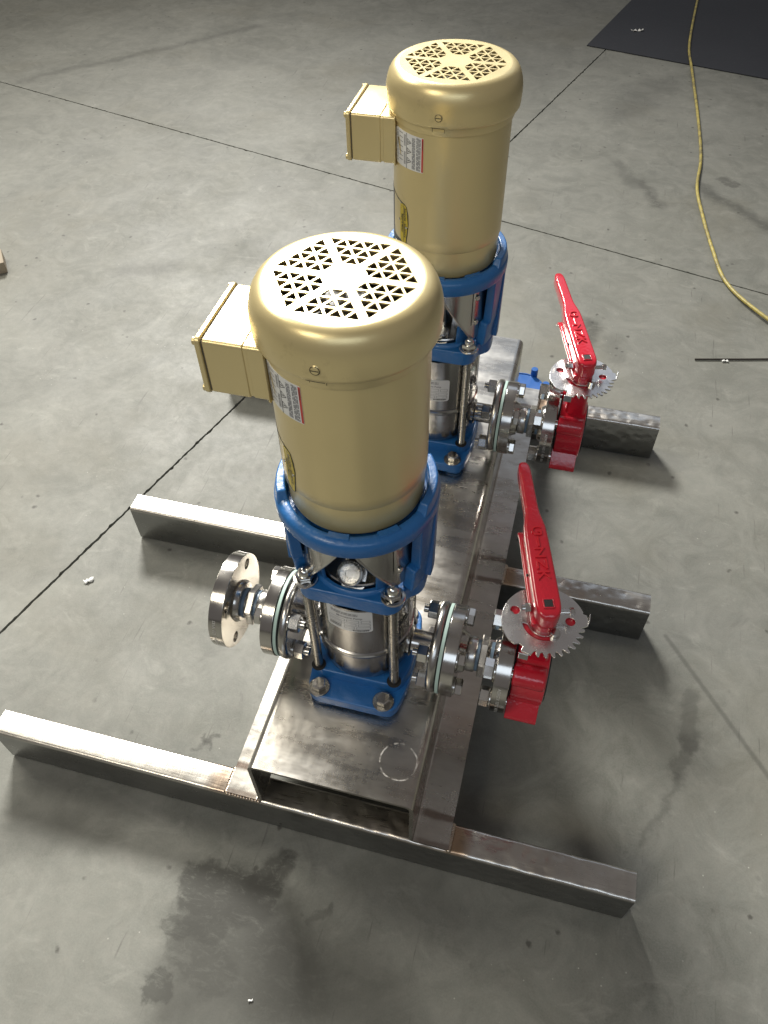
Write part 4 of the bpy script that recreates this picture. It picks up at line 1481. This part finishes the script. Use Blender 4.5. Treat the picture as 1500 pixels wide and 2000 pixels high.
    mb.cyl(0.0022, -0.0196, -0.0170, 12, T(-0.0010, 0.058, 0.0300) @ AX)
    mb.build('pivot_pin', M_DARK, lev)
    mb = MB()
    mb.cyl(0.0035, 0.012, 0.0360, 14, T(0, 0.004, 0.0180) @ AX)
    mb.hexp(0.0100, 0.0330, 0.0395, T(0, 0.004, 0.0180) @ AX, ch=0.0007)
    mb.build('clamp_screw', M_BOLT, lev)
    mb = MB()
    mb.hexp(0.0120, -0.0270, -0.0190, T(0, 0.012, 0.0180) @ AX, ch=0.0008, rot=0.4)
    mb.lathe([(0.0046, -0.0310), (0.0046, -0.027)], 14, T(0, 0.012, 0.018) @ AX)
    mb.build('clamp_nut', M_BOLT, lev)
    return root

VX = 0.2590
valve((VX, PY[0], ZP), 'red butterfly valve on the front pump outlet, its lever pointing back', 15.5)
valve((VX + 0.002, PY[1], ZP), 'red butterfly valve on the rear pump outlet, above the rear cross tube', 17.5)

# ------------------------------------------------------------------ things lying on the floor
# extension cord
def spline(pts, n=10):
    out = []
    P = [Vector(p) for p in pts]
    for i in range(len(P) - 1):
        p0 = P[max(i - 1, 0)]; p1 = P[i]; p2 = P[i + 1]; p3 = P[min(i + 2, len(P) - 1)]
        for k in range(n):
            t = k / n
            out.append(0.5 * ((2 * p1) + (-p0 + p2) * t + (2 * p0 - 5 * p1 + 4 * p2 - p3) * t * t + (-p0 + 3 * p1 - 3 * p2 + p3) * t ** 3))
    out.append(P[-1])
    return out
cp = [(0.66, 6.2), (0.615, 5.0), (0.571, 4.42), (0.536, 3.782), (0.55, 3.485), (0.578, 3.024), (0.590, 2.673), (0.577, 2.436), (0.595, 2.262), (0.627, 2.044), (0.670, 1.851), (0.780, 1.688), (0.93, 1.56), (1.15, 1.50)]
zz = [0.0105, 0.0105, 0.0105, 0.0105, 0.009, 0.0062, 0.0062, 0.009, 0.0062, 0.0062, 0.0075, 0.012, 0.0062, 0.0062]
mb = MB()
mb.tube([(p[0], p[1], z) for p, z in zip(cp, zz)] and spline([(p[0], p[1], z) for p, z in zip(cp, zz)]), 0.0053, 10)
tag(mb.build('extension_cord', M_CORD), 'dirty yellow extension cord winding over the mat and concrete floor', 'cord')
# rubber mat
mb = MB()
ma = Vector((0.082, 3.685)); d1 = Vector((0.780, -0.219)).normalized(); d2 = Vector((0.17, 0.676)).normalized()
q = [ma, ma + d1 * 2.2, ma + d1 * 2.2 + d2 * 1.6, ma + d2 * 1.6]
mb.prism([(p.x, p.y) for p in q], 0.0, 0.0048)
tag(mb.build('rubber_mat', M_MAT, bevel=0.001), 'dark blue-black rubber mat on the floor under the yellow cord', 'mat')
# thin dark rod
mb = MB()
mb.tube([(0.578, 1.470, 0.0034), (0.70, 1.4995, 0.0034), (0.86, 1.540, 0.0034)], 0.0023, 10)
tag(mb.build('thin_rod', M_IRON), 'thin dark metal rod lying on the floor, cut by the right edge', 'rod')
# timber offcut at the left edge
mb = MB()
mb.box(-0.30, 0.0, -0.085, 0.0, 0.0, 0.036)
wo = mb.build('timber_offcut', M_WOOD, loc=(-1.572, 1.478, 0), rot=(0, 0, R(38)), bevel=0.002)
tag(wo, 'brown timber offcut on the floor, cut by the left edge', 'timber')
# blue plastic flange cap behind the skid
cap = empty('flange_cap', (0.135, 1.236, 0), 'blue plastic flange cap with pegs, lying on the floor behind the rear cross tube', 'plastic cap')
mb = MB()
mb.lathe([(0, 0.010), (0.050, 0.010), (0.0575, 0.0105), (0.0600, 0.0085), (0.0600, 0.0), (0, 0.0)], 72)
mb.build('cap_disc', M_CAP, cap, bevel=0.0008)
mb = MB()
mb.lathe([(0.0530, 0.010), (0.0535, 0.0122), (0.0560, 0.0122), (0.0565, 0.010)], 72)
mb.build('cap_ridge', M_CAP, cap)
for k in range(6):
    a = R(4 + 62 * k if k < 5 else 310)
    mb = MB()
    mb.lathe([(0, 0.0), (0.0095, 0.0), (0.0090, 0.0300), (0.0082, 0.0310), (0, 0.0312)], 24, T(0.061 * math.cos(a), 0.061 * math.sin(a), 0))
    mb.build('cap_peg', M_CAP, cap)
# scraps
def scrap(x, y, s, label, rz):
    rnd = random.Random(int(x * 1000))
    mb = MB()
    n = 7
    v, f = [], []
    for j in range(2):
        for i in range(n):
            v.append(((i / (n - 1) - 0.5) * s * rnd.uniform(0.8, 1.2), (j - 0.5) * s * rnd.uniform(0.2, 0.6), 0.0015 + rnd.uniform(0, 0.25) * s))
    for i in range(n - 1):
        f.append((i, i + 1, n + i + 1, n + i))
    mb._add(v, f)
    o = mb.build('paper_scrap', M_PAPER, loc=(x, y, 0), rot=(0, 0, rz))
    so = o.modifiers.new('solid', 'SOLIDIFY'); so.thickness = 0.0006
    tag(o, label, 'paper scrap', 'white scraps on the floor')
scrap(-0.683, 0.392, 0.020, 'white crumpled scrap on the floor left of the middle cross tube', 0.7)
scrap(0.299, 3.914, 0.050, 'white scrap lying on the dark rubber mat', 0.2)
scrap(0.657, 1.482, 0.016, 'tiny white scrap beside the thin dark rod', 0.1)
scrap(-0.061, -0.254, 0.007, 'tiny white scrap on the floor in front of the skid', 0.4)
